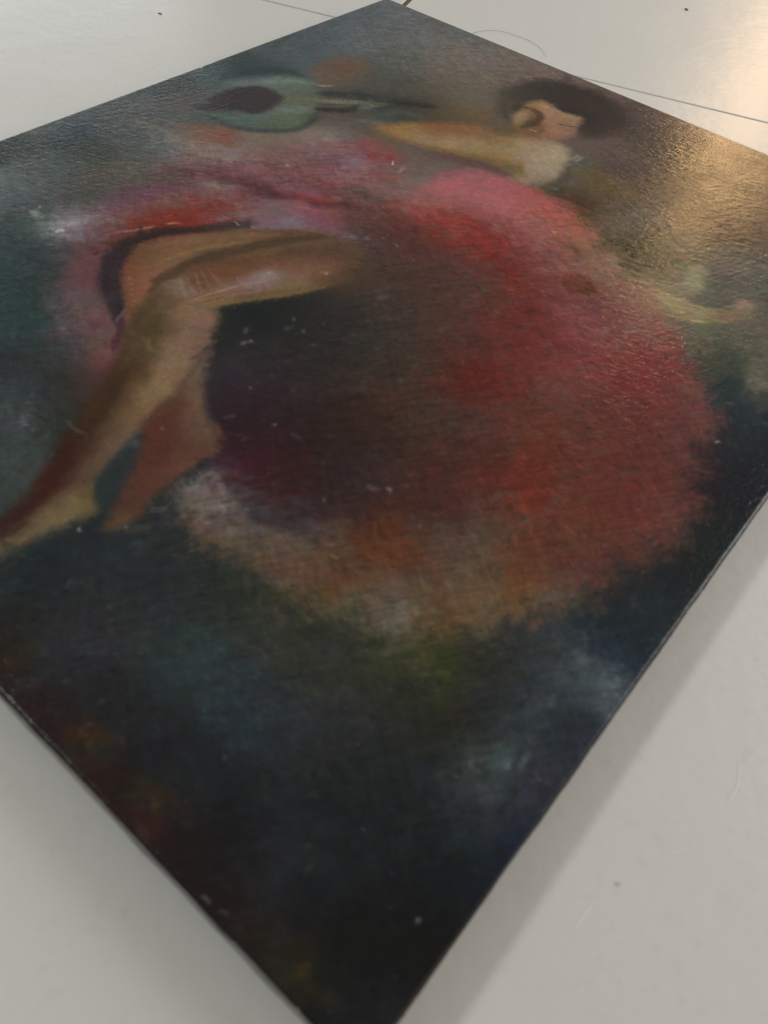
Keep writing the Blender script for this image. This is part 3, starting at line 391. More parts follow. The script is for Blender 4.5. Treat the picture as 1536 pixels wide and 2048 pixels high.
["S",[[-56.6,-84.0,1.0],[-41.0,-91.9,0.96]],[437,322,220],1.05,0.34],
["S",[[-58.8,-81.5,0.64],[-44.0,-86.2,0.63]],[739,661,616],1.06,0.34],
["S",[[-40.2,-77.2,0.63],[-33.0,-78.8,0.63]],[756,703,687],0.91,0.4],
["S",[[-39.0,-74.9,0.64],[-31.9,-76.5,0.63]],[755,703,687],0.91,0.4],
["S",[[-37.9,-72.7,0.64],[-30.8,-74.2,0.63]],[755,703,687],0.92,0.4],
["S",[[-36.7,-70.4,0.64],[-29.7,-71.8,0.63]],[755,704,688],0.92,0.4],
["S",[[-35.5,-68.1,0.64],[-28.6,-69.5,0.63]],[755,704,688],0.92,0.4],
["S",[[-34.4,-65.7,0.64],[-27.4,-67.1,0.64]],[756,705,689],0.92,0.4],
["S",[[-33.2,-63.4,0.64],[-26.3,-64.8,0.64]],[756,705,689],0.93,0.4],
["S",[[-32.0,-61.1,0.65],[-25.2,-62.4,0.64]],[756,705,689],0.93,0.4],
["S",[[-30.8,-58.8,0.65],[-24.1,-60.0,0.64]],[756,704,688],0.93,0.4],
["S",[[-62.5,-119.3,4.04],[-67.0,-108.0,4.14],[-63.9,-99.5,4.19]],[298,227,129],2.06,0.8],
["S",[[-80.5,-118.9,0.55],[-77.2,-118.7,0.55]],[687,564,498],0.41,0.6],
["S",[[-76.4,-121.7,0.55],[-73.2,-121.6,0.54]],[688,564,499],0.41,0.6],
["S",[[-72.4,-124.6,0.54],[-69.3,-124.5,0.54]],[688,565,499],0.4,0.6],
["S",[[-68.5,-127.4,0.53],[-65.4,-127.3,0.53]],[688,565,500],0.4,0.6],
["S",[[-64.6,-130.2,0.53],[-61.5,-130.0,0.53]],[688,566,501],0.4,0.6],
["S",[[-60.8,-132.9,0.52],[-57.7,-132.8,0.52]],[689,567,502],0.39,0.6],
["F",[[-50.6,-140.1],[-59.4,-120.5],[-48.7,-114.2],[-36.6,-112.7],[-25.0,-106.8],[-15.5,-115.7],[-5.0,-130.6],[-1.4,-138.7],[6.8,-161.6],[11.0,-178.6],[15.8,-193.9],[22.1,-213.7],[26.4,-221.5],[37.5,-228.9],[35.5,-240.3],[31.7,-256.6],[30.2,-269.2],[28.8,-277.1],[13.3,-271.6],[14.1,-258.6],[10.3,-241.9],[-1.3,-221.2],[-10.3,-204.1],[-22.4,-181.0],[-36.2,-159.0]],[[-53.5,-125.4,339,250,161],[-44.3,-139.4,299,219,137],[-33.3,-156.1,292,212,144],[-25.1,-168.7,250,157,77],[-17.2,-180.7,230,140,77],[-7.8,-195.0,254,145,77],[-1.5,-206.6,223,122,77],[2.1,-215.9,213,95,77],[6.8,-225.7,202,77,77],[10.1,-234.4,223,77,77],[13.8,-244.3,213,77,77],[16.1,-253.0,191,77,77],[18.5,-261.5,150,77,77],[-37.3,-132.3,395,314,212],[-25.7,-148.3,408,318,217],[-13.7,-167.3,368,278,180],[-5.1,-183.0,338,253,170],[2.2,-198.5,309,222,158],[9.1,-213.2,299,202,159],[16.4,-226.3,311,215,173],[21.1,-237.2,354,274,199],[-35.5,-118.8,566,417,338],[-26.2,-115.1,577,429,361],[-17.5,-117.7,515,387,328],[-17.7,-129.3,558,430,351],[-17.1,-139.6,571,452,354],[-9.3,-131.7,516,389,320],[-7.5,-151.0,593,475,357],[-2.6,-161.3,594,486,339],[1.4,-152.3,508,391,292],[-2.2,-170.6,563,454,326],[7.2,-175.4,520,403,273],[5.9,-185.9,500,382,293],[11.1,-198.5,445,347,271],[16.1,-210.5,414,316,249],[19.4,-219.5,384,295,227],[24.0,-226.8,473,385,275],[24.0,-234.4,506,427,308],[26.3,-243.4,506,427,308],[33.6,-229.0,484,406,267],[27.0,-253.4,464,385,285],[26.7,-262.4,416,357,250],[27.0,-267.1,396,336,238],[27.9,-223.1,354,284,157],[-50.3,-112.8,423,322,241]],4.51,0.96],
["S",[[24.2,-221.9,1.69],[32.3,-226.5,1.66],[36.5,-229.2,1.63]],[413,378,233],1.19,0.8],
["S",[[-45.5,-126.1,8.45],[-31.6,-143.4,8.03],[-23.3,-156.5,7.74]],[297,250,138],3.72,0.7],
["S",[[-22.6,-166.2,7.01],[-11.8,-184.9,6.64],[-1.2,-204.1,6.28]],[205,130,77],2.76,0.7],
["S",[[4.2,-220.0,8.53],[10.1,-234.4,8.18],[14.2,-249.4,7.85],[16.4,-266.9,7.51]],[241,125,77],4.24,0.6],
["S",[[-11.8,-184.9,2.77],[-2.7,-198.9,2.65]],[289,146,77],2.17,0.5],
["S",[[-32.2,-154.9,4.84],[-23.7,-169.8,4.64]],[319,231,115],2.96,0.5],
["B",[-34.5,-112.9],[9.5,7.4,5.3,-5.19],[557,443,339],0.85],
["B",[-48.1,-119.8],[1.74,8.1,5.08,-2.68],[419,334,232],0.6],
["S",[[-41.9,-110.9,1.33],[-33.4,-94.6,1.36],[-22.4,-75.5,1.38]],[634,522,432],1.02,0.7],
["P",[[17.4,-194.6],[18.6,-187.7],[31.4,-199.8],[40.4,-213.0],[44.5,-225.9],[36.7,-228.3],[25.1,-220.0],[20.6,-210.2]],[163,199,217],1.97,0.85],
["B",[19.5,-194.6],[2.2,2.15,2.39,-1.92],[297,332,327],0.7],
["F",[[-3.3,-133.7],[18.8,-154.5],[30.3,-161.9],[44.6,-165.7],[48.7,-172.5],[47.4,-180.5],[48.9,-198.9],[50.4,-213.7],[53.1,-225.0],[50.6,-233.1],[47.9,-233.6],[41.0,-221.9],[31.4,-205.9],[22.3,-191.9],[12.2,-180.7],[8.9,-164.3],[3.4,-150.3]],[[2.7,-140.7,446,358,283],[16.3,-152.2,477,361,296],[12.6,-155.8,467,361,296],[11.1,-162.2,403,256,196],[26.9,-160.7,468,352,288],[38.5,-165.1,469,353,289],[45.0,-167.6,439,333,278],[40.4,-174.2,416,281,224],[26.1,-170.6,406,280,232],[14.6,-172.7,352,203,155],[21.3,-184.2,332,177,138],[26.1,-179.5,364,216,164],[33.9,-189.0,375,224,178],[33.9,-197.4,365,208,155],[43.2,-188.4,426,272,215],[47.8,-198.0,408,262,215],[42.0,-209.5,386,220,169],[49.3,-210.1,377,231,192],[46.8,-220.0,357,220,169],[50.2,-227.8,390,283,205],[49.7,-232.5,381,293,225]],3.59,0.92],
["S",[[34.2,-162.6,3.26],[44.1,-166.2,3.18],[46.1,-179.3,3.09],[47.2,-197.4,2.96]],[446,277,220],2.08,0.7],
["P",[[12.3,-179.6],[9.9,-165.7],[20.4,-171.7],[29.8,-180.3],[36.2,-191.0],[33.3,-198.0],[24.7,-193.8]],[352,189,139],4.22,0.55],
["B",[49.7,-228.2],[0.02,4.59,2.53,-0.53],[389,267,177],0.8],
["S",[[19.2,-179.6,0.8],[21.4,-180.5,0.8]],[605,463,402],0.53,0.7],
["S",[[-1.1,-136.7,1.5],[8.1,-162.7,1.41],[11.8,-179.2,1.35]],[383,271,190],1.7,0.5],
["S",[[55.7,-189.3,3.47],[57.0,-183.2,3.51],[66.9,-183.6,3.46]],[517,464,473],2.49,0.6],
["S",[[71.1,-193.1,2.88],[77.4,-194.6,2.84],[77.9,-200.7,2.8]],[580,518,479],1.66,0.6],
["S",[[57.5,-196.5,1.46],[57.8,-191.2,1.48]],[581,528,530],0.98,0.6],
["S",[[52.9,-191.1,0.74],[63.8,-196.2,0.72]],[601,539,510],0.73,0.35],
["S",[[56.9,-190.9,0.74],[68.1,-196.3,0.72]],[602,539,510],0.73,0.35],
["S",[[60.8,-190.7,0.74],[72.3,-196.5,0.71]],[602,539,510],0.72,0.35],
["S",[[59.0,-185.3,0.75],[76.4,-196.6,0.71]],[601,539,510],0.73,0.35],
["S",[[62.9,-185.1,0.74],[71.8,-188.6,0.73]],[601,539,510],0.73,0.35],
["S",[[66.8,-184.9,0.74],[76.0,-188.8,0.72]],[601,539,510],0.73,0.35],
["S",[[63.8,-180.6,5.99],[83.7,-184.8,5.76],[98.3,-181.3,5.67],[109.0,-168.1,5.75]],[183,154,204],3.38,0.6],
["S",[[53.8,-165.4,4.72],[54.6,-175.2,4.61],[64.2,-172.1,4.58]],[244,99,199],3.09,0.5],
["S",[[89.6,-190.3,2.11],[102.7,-185.8,2.09],[111.4,-176.8,2.1],[118.5,-165.8,2.13],[123.0,-154.8,2.17]],[384,381,368],2.12,0.5],
["S",[[88.1,-171.1,3.93],[90.8,-164.6,3.97]],[274,92,90],2.47,0.7],
["P",[[139.5,125.4],[143.4,133.9],[148.6,131.4],[153.0,120.2],[154.9,108.9],[151.3,101.7],[145.3,96.8],[142.1,112.2]],[485,518,416],4.72,0.8],
["B",[147.8,103.5],[3.87,4.04,2.25,-4.5],[358,419,349],0.7],
["B",[150.5,113.3],[3.04,3.18,3.58,-7.34],[504,554,450],0.4],
["P",[[137.6,90.1],[150.3,93.2],[163.5,94.3],[171.3,99.8],[177.3,106.6],[178.3,116.2],[180.1,121.5],[183.4,116.8],[183.5,105.9],[180.6,95.8],[173.9,85.1],[171.0,82.1],[163.9,79.3],[155.8,77.3],[146.0,83.4]],[514,474,338],2.6,0.85],
["S",[[138.9,88.8,12.89],[154.4,88.9,12.66],[170.2,92.2,12.5],[180.4,103.9,12.6],[183.9,120.7,12.91]],[533,504,381],4.49,0.85],
["S",[[166.7,109.6,7.6],[175.5,125.5,7.73],[183.2,137.0,7.81]],[386,380,341],5.4,0.5],
["S",[[185.4,96.3,5.82],[192.9,110.4,5.91]],[410,372,301],4.4,0.5],
["S",[[142.1,90.8,1.52],[161.4,94.1,1.49],[169.6,98.0,1.49]],[609,547,400],0.94,0.85],
["S",[[162.9,79.5,1.45],[167.2,80.8,1.45],[170.8,83.8,1.45]],[742,672,496],0.72,0.9],
["B",[180.0,115.3],[3.87,4.01,2.61,-5.87],[594,499,461],0.9],
["B",[202.9,83.7],[6.06,1.32,2.83,-13.48],[416,373,309],0.6],
["B",[177.3,96.9],[6.34,6.53,2.38,-5.18],[470,384,297],0.85],
["S",[[169.2,91.1,5.88],[180.9,99.3,5.88],[183.3,114.8,6.02]],[490,394,318],3.7,0.7],
["B",[141.9,100.8],[10.64,3.98,2.32,-6.86],[355,333,263],0.6],
["B",[214.3,61.1],[5.82,3.37,7.33,-23.82],[428,412,336],0.75],
["B",[197.0,83.6],[6.19,6.3,5.34,-12.17],[370,359,306],0.5],
["S",[[125.5,94.1,6.99],[141.1,89.7,6.82]],[490,424,316],4.6,0.5],
["S",[[172.0,98.5,1.85],[177.4,110.6,1.88]],[321,305,228],1.49,0.5],
["B",[174.7,66.9],[8.18,8.33,4.24,-8.72],[347,378,301],0.5],
["B",[203.7,39.7],[5.26,1.27,3.19,-14.38],[92,168,212],0.75],
["S",[[170.8,20.1,1.62],[173.9,23.8,1.62]],[579,385,407],0.65,0.8],
["S",[[110.5,-49.2,0.92],[110.8,-41.6,0.93]],[557,401,372],0.62,0.8],
["S",[[92.5,-42.3,0.64],[95.2,-45.0,0.63]],[541,427,422],0.48,0.7],
["B",[128.6,-24.8],[2.63,1.54,1.21,-2.42],[529,374,355],0.5],
["S",[[121.0,-63.8,0.88],[122.9,-60.5,0.88]],[490,412,402],0.59,0.7],
["S",[[177.2,-86.0,0.65],[179.7,-89.9,0.64]],[538,373,352],0.51,0.6],
["B",[121.9,-136.7],[0.19,0.97,1.91,-0.9],[503,481,482],0.8],
["B",[151.6,-183.1],[2.05,1.91,0.91,-1.06],[435,423,392],0.5],
["B",[206.8,-137.2],[1.49,0.51,0.28,-0.94],[179,153,94],0.7],
["B",[222.2,-130.1],[0.91,0.84,0.72,-1.21],[85,92,77],0.8],
["B",[217.3,-127.1],[0.76,0.71,0.5,-0.82],[115,122,77],0.8],
["B",[197.4,-144.3],[0.6,0.56,0.93,-1.37],[231,146,77],0.7],
["S",[[221.2,-141.9,0.64],[223.8,-143.1,0.63]],[407,414,434],0.63,0.6],
["B",[184.5,-197.3],[1.29,0.21,0.25,-1.21],[417,423,403],0.8],
["B",[188.5,-196.4],[1.65,0.27,0.24,-1.21],[325,330,297],0.6],
["B",[236.4,-198.0],[0.53,0.48,0.4,-0.6],[618,666,716],0.9],
["S",[[240.3,-198.5,0.71],[243.2,-199.1,0.7]],[475,526,570],0.7,0.7],
["B",[231.4,-204.8],[1.06,0.94,0.81,-1.16],[425,469,478],0.6],
["B",[224.1,-213.2],[1.31,1.17,0.82,-1.13],[429,480,489],0.6],
["B",[240.5,-264.4],[0.7,0.61,0.6,-0.75],[444,450,471],0.9],
["B",[114.3,-289.8],[0.88,0.79,0.88,-0.66],[435,362,337],0.8],
["B",[156.2,-267.4],[0.88,0.79,0.9,-0.83],[316,326,348],0.8],
["B",[90.1,-261.3],[0.81,0.74,1.02,-0.79],[299,328,343],0.7],
["B",[79.9,-256.5],[0.96,0.89,0.89,-0.68],[296,319,341],0.7],
["B",[94.8,-285.8],[0.9,0.82,0.96,-0.69],[287,297,324],0.6],
["B",[109.8,-280.0],[1.18,2.0,0.9,-0.42],[263,266,286],0.6],
["B",[184.8,-235.8],[0.78,0.7,0.72,-0.8],[267,272,276],0.7],
["B",[184.8,-248.3],[0.76,0.68,0.7,-0.75],[287,303,325],0.7],
["S",[[77.9,-281.1,1.53],[83.0,-281.9,1.51]],[273,283,297],1.33,0.5],
["B",[116.7,-294.7],[2.5,0.6,0.75,-1.78],[318,223,95],0.6],
["B",[77.7,-293.5],[0.27,1.59,3.34,-0.63],[335,228,77],0.7],
["B",[151.2,-294.2],[2.06,0.18,0.17,-1.32],[334,280,147],0.7],
["S",[[197.4,-269.6,0.78],[200.0,-267.2,0.78]],[266,232,204],0.78,0.6],
["S",[[200.5,-271.4,0.77],[203.6,-275.6,0.76]],[239,262,246],0.77,0.6],
["S",[[207.4,-291.0,1.43],[214.2,-291.4,1.41]],[176,179,180],1.28,0.6],
["S",[[213.7,-280.0,1.32],[218.7,-283.0,1.29]],[202,200,231],1.16,0.6],
["B",[221.8,-294.6],[0.89,1.77,2.28,-0.78],[276,223,77],0.8],
["S",[[183.4,-302.8,0.87],[187.6,-302.8,0.87]],[515,493,392],0.43,0.8],
["S",[[191.2,-302.4,0.86],[194.3,-302.0,0.85]],[412,418,316],0.57,0.7],
["S",[[-13.4,-207.2,1.32],[-6.7,-208.1,1.31],[-1.0,-206.9,1.3]],[454,472,492],1.31,0.5],
["S",[[-29.0,-222.6,1.31],[-19.1,-221.6,1.29]],[484,515,543],1.04,0.6],
["S",[[-28.5,-219.0,1.06],[-21.9,-222.2,1.04]],[523,541,570],0.79,0.5],
["S",[[218.5,-208.0,3.94],[228.3,-206.4,3.89],[233.0,-200.9,3.91]],[352,401,414],2.85,0.4],
["S",[[224.1,-149.6,3.72],[235.8,-150.4,3.64],[245.2,-147.4,3.61]],[425,464,498],2.85,0.4],
["B",[3.5,-112.0],[1.06,1.08,1.41,-1.34],[553,520,573],0.8],
["B",[4.8,-109.1],[0.89,0.9,1.13,-1.08],[501,468,528],0.8],
["B",[11.7,-87.8],[1.45,1.49,1.98,-2.01],[334,364,400],0.6],
["B",[7.6,-79.1],[0.74,0.76,1.45,-1.49],[448,467,500],0.7],
["B",[21.2,-72.3],[1.08,0.3,1.2,-2.08],[466,479,499],0.6],
["B",[18.7,-83.0],[0.11,1.85,1.33,-0.64],[420,444,483],0.6],
["B",[28.5,-87.7],[1.74,0.1,0.57,-1.35],[346,341,357],0.5],
["B",[-3.5,-104.6],[1.62,-0.19,0.75,-2.3],[404,422,447],0.6],
["B",[37.0,-66.6],[1.47,0.06,0.57,-1.42],[402,421,440],0.6],
["B",[56.2,-141.4],[0.66,0.65,0.8,-0.8],[514,462,522],0.8],
["B",[51.9,-159.9],[0.13,1.22,0.97,-0.38],[473,411,499],0.7],
["B",[88.4,-143.7],[1.02,-0.09,0.21,-1.08],[555,523,405],0.8],
["B",[104.0,-158.9],[0.78,0.75,0.76,-0.82],[474,442,462],0.7],
["B",[45.0,-119.2],[0.69,0.68,0.74,-0.75],[399,375,412],0.6],
["B",[30.0,-133.2],[0.51,0.51,0.63,-0.61],[452,438,467],0.7],
["S",[[65.7,-138.8,1.63],[71.3,-139.6,1.62]],[372,353,433],1.63,0.5],
["S",[[16.4,-127.0,0.6],[13.1,-122.4,0.61]],[367,352,348],0.45,0.4],
["B",[-22.7,-0.4],[3.13,1.78,1.52,-2.1],[523,471,471],0.7],
["B",[-15.6,4.2],[1.82,1.03,1.2,-1.69],[491,449,469],0.6],
["B",[-9.5,13.1],[1.03,1.11,1.02,-1.2],[594,503,525],0.7],
["B",[1.7,13.7],[1.37,-0.03,0.46,-1.13],[697,663,665],0.7],
["B",[28.0,-30.7],[1.93,2.01,1.73,-2.04],[404,430,468],0.6],
["B",[-8.0,-37.3],[0.82,1.57,1.04,-0.91],[691,615,554],0.7],
["B",[-9.3,-36.7],[1.95,2.05,0.96,-1.04],[584,453,372],0.6],
["B",[-109.1,30.6],[1.42,0.3,0.69,-1.01],[922,922,922],0.95],
["S",[[-63.6,86.8,0.85],[-60.3,82.8,0.84]],[922,922,922],0.37,0.95],
["B",[-249.5,179.4],[0.01,1.89,1.46,-1.09],[922,922,922],0.95],
["B",[-250.0,83.0],[0.47,0.57,1.9,-1.68],[915,922,922],0.9],
["B",[-52.5,82.9],[-0.82,4.63,1.82,-0.87],[679,560,593],0.6],
["B",[59.4,96.6],[0.93,0.18,0.42,-1.05],[922,922,922],0.9],
["B",[80.9,5.0],[1.67,0.96,0.54,-0.98],[619,505,452],0.8],
["B",[172.8,-5.1],[0.93,0.93,0.72,-1.3],[572,488,485],0.6],
["B",[215.9,1.5],[0.64,0.63,0.45,-0.96],[640,672,711],0.9],
["B",[53.4,-227.6],[0.58,0.55,0.82,-0.65],[523,539,551],0.8],
["S",[[40.0,-240.7,1.13],[41.8,-241.1,1.13]],[674,681,709],0.68,0.8],
["B",[-168.7,-113.8],[0.38,0.41,0.88,-0.61],[901,922,922],0.8],
["B",[-70.7,-56.5],[0.58,0.63,0.74,-0.68],[596,502,418],0.6]]
DIR = [[-202.5,250.5,1.13],[-222.6,163.2,1.39],[-115.2,252.6,0.32],[45.9,211.8,-0.01],[113.8,192.0,-0.07],[-194.0,-86.9,0.16],[-118.8,-155.9,-0.01],[-48.0,-201.7,0.0],[-159.7,-57.3,0.2],[-132.0,-8.4,0.39],[-78.5,61.2,0.29],[-123.2,60.2,0.65],[-3.1,99.0,0.29],[43.1,106.1,-0.01],[37.0,44.0,-0.07],[110.8,38.5,0.11],[148.6,28.6,0.18],[61.2,-12.8,1.21],[77.5,-76.0,1.38],[114.4,-49.4,1.49],[173.2,-39.9,0.36],[203.4,-19.6,-0.72],[188.0,-107.9,-0.67],[156.7,-171.9,0.2],[122.4,-194.1,-0.01],[73.1,-194.9,1.45],[17.9,-104.1,0.5],[68.3,-151.3,0.39],[-56.3,-69.8,1.22],[-17.1,-139.6,-1.09],[15.6,-223.2,-1.13],[67.4,-261.4,1.24],[127.9,-274.9,0.03],[160.0,-233.1,0.25],[194.5,-188.1,0.95],[222.9,-162.2,1.33],[235.4,-105.0,1.42],[228.6,-17.3,1.55],[178.7,71.0,1.31],[208.0,-259.7,0.21],[232.5,-238.1,1.45],[-83.3,-150.2,-0.46]]
FINE = [[-25.4,217.7,59.8],[-40.4,150.1,90.5],[-179.5,77.5,72.7],[-178.3,161.4,40.5],[-51.9,-92.2,62.7],[-33.7,-52.7,54.8],[2.0,-171.2,44.7],[22.5,-228.3,33.5],[36.2,-191.0,28.0],[164.6,107.4,34.2],[-55.8,-9.6,32.2],[-83.0,-124.8,30.7]]

STEP = 0.6
NX = int(round(2 * W2 * 1000 / STEP)) + 1
NY = int(round(2 * H2 * 1000 / STEP)) + 1
gx = np.linspace(-W2 * 1000, W2 * 1000, NX).astype(np.float32)
gy = np.linspace(-H2 * 1000, H2 * 1000, NY).astype(np.float32)
GX, GY = np.meshgrid(gx, gy)


def noise(ang, sx, sy, seed):
    """smooth value noise, stretched sx by sy mm along a direction, range -1..1"""
    r = np.random.default_rng(seed)
    ca, sa = math.cos(ang), math.sin(ang)
    p = (GX * ca + GY * sa) / sx + 997.0
    q = (-GX * sa + GY * ca) / sy + 997.0
    tab = r.uniform(-1, 1, (256, 256)).astype(np.float32)
    pi, qi = np.floor(p).astype(np.int32), np.floor(q).astype(np.int32)
    pf, qf = p - pi, q - qi
    pf = pf * pf * (3 - 2 * pf); qf = qf * qf * (3 - 2 * qf)
    a, b = tab[pi & 255, qi & 255], tab[(pi + 1) & 255, qi & 255]
    c, d = tab[pi & 255, (qi + 1) & 255], tab[(pi + 1) & 255, (qi + 1) & 255]
    return (a + (b - a) * pf) * (1 - qf) + (c + (d - c) * pf) * qf


def sstep(e0, e1, x):
    t = np.clip((x - e0) / (e1 - e0), 0, 1)
    return t * t * (3 - 2 * t)


# where the painter worked with a small brush
fine = np.zeros_like(GX)
for x, y, r in FINE:
    fine = np.maximum(fine, sstep(1.25 * r, 0.7 * r, np.hypot(GX - x, GY - y)))
amp = 1.0 - 0.72 * fine
WX = GX + amp * (2.2 * noise(0.3, 16, 16, 1) + 1.1 * noise(1.1, 5, 5, 2) + 0.7 * noise(0.0, 1.8, 1.8, 3))
WY = GY + amp * (2.2 * noise(0.7, 16, 16, 4) + 1.1 * noise(0.2, 5, 5, 5) + 0.7 * noise(0.0, 1.8, 1.8, 6))


def field(points, spread):
    P = np.array(points, dtype=np.float32)
    xy, col = P[:, :2], P[:, 2:] / 1000.0
    dd = np.hypot(xy[:, None, 0] - xy[None, :, 0], xy[:, None, 1] - xy[None, :, 1])
    dd.sort(axis=1)
    sig = np.clip(spread * dd[:, 1:4].mean(axis=1), 2.5, 60.0)
    q = 4
    xs, ys = gx[::q], gy[::q]
    cx, cy = np.meshgrid(np.append(xs, xs[-1] + q * STEP), np.append(ys, ys[-1] + q * STEP))
    num = np.zeros(cx.shape + (3,), np.float32); den = np.zeros(cx.shape, np.float32)
    for (x, y), s, c in zip(xy, sig, col):
        d2 = (cx - x) ** 2 + (cy - y) ** 2
        w = np.exp(-d2 / (2 * s * s)) + 1e-3 / (1 + d2 / (s * s)) ** 2
        den += w; num += w[..., None] * c
    F = num / den[..., None]
    # look up at the warped position (bilinear)
    u = np.clip((WX - gx[0]) / (q * STEP), 0, F.shape[1] - 1.001)
    v = np.clip((WY - gy[0]) / (q * STEP), 0, F.shape[0] - 1.001)
    ui, vi = u.astype(np.int32), v.astype(np.int32)
    uf, vf = (u - ui)[..., None], (v - vi)[..., None]
    return (F[vi, ui] * (1 - uf) + F[vi, ui + 1] * uf) * (1 - vf) + (F[vi + 1, ui] * (1 - uf) + F[vi + 1, ui + 1] * uf) * vf


def catmull(pts, closed, n=6):
    p = np.array(pts, float); m = len(p); out = []
    for i in range(m if closed else m - 1):
        if closed:
            a, b, c, d = p[(i - 1) % m], p[i], p[(i + 1) % m], p[(i + 2) % m]
        else:
            a, b, c, d = p[max(i - 1, 0)], p[i], p[i + 1], p[min(i + 2, m - 1)]
        for k in range(n):
            t = k / n
            out.append(0.5 * (2 * b + (c - a) * t + (2 * a - 5 * b + 4 * c - d) * t * t + (3 * b - a - 3 * c + d) * t ** 3))
    if not closed:
        out.append(p[-1])
    return np.array(out)


def window(pts, pad):
    x0, y0 = pts[:, 0].min() - pad, pts[:, 1].min() - pad
    x1, y1 = pts[:, 0].max() + pad, pts[:, 1].max() + pad
    i0, i1 = np.searchsorted(gx, [x0, x1]); j0, j1 = np.searchsorted(gy, [y0, y1])
    return slice(j0, j1), slice(i0, i1)


def poly_dist(q, X, Y):
    """signed distance, positive inside"""
    d = np.full(X.shape, 1e9, np.float32); inside = np.zeros(X.shape, bool)
    for a, b in zip(q, np.roll(q, -1, axis=0)):
        ex, ey = b - a
        L = ex * ex + ey * ey + 1e-9
        t = np.clip(((X - a[0]) * ex + (Y - a[1]) * ey) / L, 0, 1)
        d = np.minimum(d, (X - a[0] - t * ex) ** 2 + (Y - a[1] - t * ey) ** 2)
        if a[1] != b[1]:
            c = ((a[1] > Y) != (b[1] > Y)) & (X < (b[0] - a[0]) * (Y - a[1]) / (b[1] - a[1]) + a[0])
            inside ^= c
    d = np.sqrt(d)
    return np.where(inside, d, -d)


rag = 0.6 * noise(0.5, 2.2, 2.2, 21) + 0.6 * noise(0.1, 0.9, 0.9, 22)
streak = 0.5 * noise(0.9, 9.0, 1.1, 23) + 0.5 * noise(-0.6, 7.0, 1.2, 24)

IMG = field(BG, 0.48)
skirt = field(SK, 0.80)
q = catmull(SKIRT, True)
sl = window(q, 25)
d = poly_dist(q, WX[sl], WY[sl]) + 4.0 * rag[sl] + 3.0 * noise(0.4, 9, 9, 31)[sl]
mk = sstep(-7.0, 7.0, d)[..., None]
IMG[sl] = IMG[sl] * (1 - mk) + skirt[sl] * mk
HGT = np.zeros_like(GX)
print("field", IMG.shape)

for s in SHAPES:
    if s[0] in 'PF':
        _, pts, col, soft, op = s
        q = catmull(pts, True, 4)
        sl = window(q, soft * 2 + 2)
        if IMG[sl].size == 0: continue
        d = poly_dist(q, WX[sl], WY[sl]) + rag[sl] * min(soft * 0.6, 1.6) + 0.5 * streak[sl] * min(soft, 1.6)
        mk = sstep(-soft, soft, d + 0.15 * soft) * op
        if s[0] == 'F':                                              # modelled in several colours
            cp = np.array(col, np.float32)
            dd = np.hypot(cp[:, None, 0] - cp[None, :, 0], cp[:, None, 1] - cp[None, :, 1]); dd.sort(axis=1)
            num = 0; den = 0
            for c_, sg in zip(cp, np.clip(0.5 * dd[:, 1:3].mean(axis=1), 1.5, 30)):
                d2 = ((WX[sl] - c_[0]) ** 2 + (WY[sl] - c_[1]) ** 2) / (2 * sg * sg)
                w = np.exp(-d2) + 1e-3 / (1 + 2 * d2) ** 2
                den = den + w; num = num + w[..., None] * (c_[2:] / 1000.0)
            IMG[sl] += mk[..., None] * (num / den[..., None] - IMG[sl])
            continue
    elif s[0] == 'S':
        _, pts, col, soft, op = s
        q = catmull(pts, False, 5)
        sl = window(q[:, :2], q[:, 2].max() / 2 + soft * 2 + 1)
        if IMG[sl].size == 0: continue
        X, Y = WX[sl], WY[sl]
        best = np.full(X.shape, -1e9, np.float32)
        n = len(q)
        for i, (a, b) in enumerate(zip(q[:-1], q[1:])):
            ex, ey = b[0] - a[0], b[1] - a[1]
            t = np.clip(((X - a[0]) * ex + (Y - a[1]) * ey) / (ex * ex + ey * ey + 1e-9), 0, 1)
            f = (i + t) / (n - 1)
            taper = np.minimum(1.0, 0.35 + 3.2 * np.minimum(f, 1 - f))
            r = (a[2] + (b[2] - a[2]) * t) * 0.5 * taper
            best = np.maximum(best, r - np.hypot(X - a[0] - t * ex, Y - a[1] - t * ey))
        d = best + rag[sl] * min(soft * 0.35, 0.9)
        mk = sstep(-soft * 0.85, soft * 0.85, d) * op * np.clip(0.86 + 0.3 * streak[sl], 0, 1)
        if soft < 3:
            HGT[sl] += 0.07 * mk
    else:
        _, (x, y), (ax, ay, bx, by), col, op = s
        rad = 2.2 * max(math.hypot(ax, ay), math.hypot(bx, by)) + 1
        sl = window(np.array([[x - rad, y - rad], [x + rad, y + rad]]), 0)
        if IMG[sl].size == 0: continue
        det = ax * by - ay * bx
        X, Y = WX[sl] - x, WY[sl] - y
        a = (X * by - Y * bx) / det; b = (-X * ay + Y * ax) / det
        rr = a * a + b * b
        rr = rr * (1 + 0.5 * rag[sl])
        mk = np.exp(-0.5 * (rr * 1.9) ** 1.3) * op
    mk = mk[..., None]
    IMG[sl] = IMG[sl] * (1 - mk) + (np.array(col, np.float32) / 1000.0) * mk

# ---- brush dabs: each drags the colour under its middle along the stroke direction
DP = np.array(DIR)
r = np.random.default_rng(5)


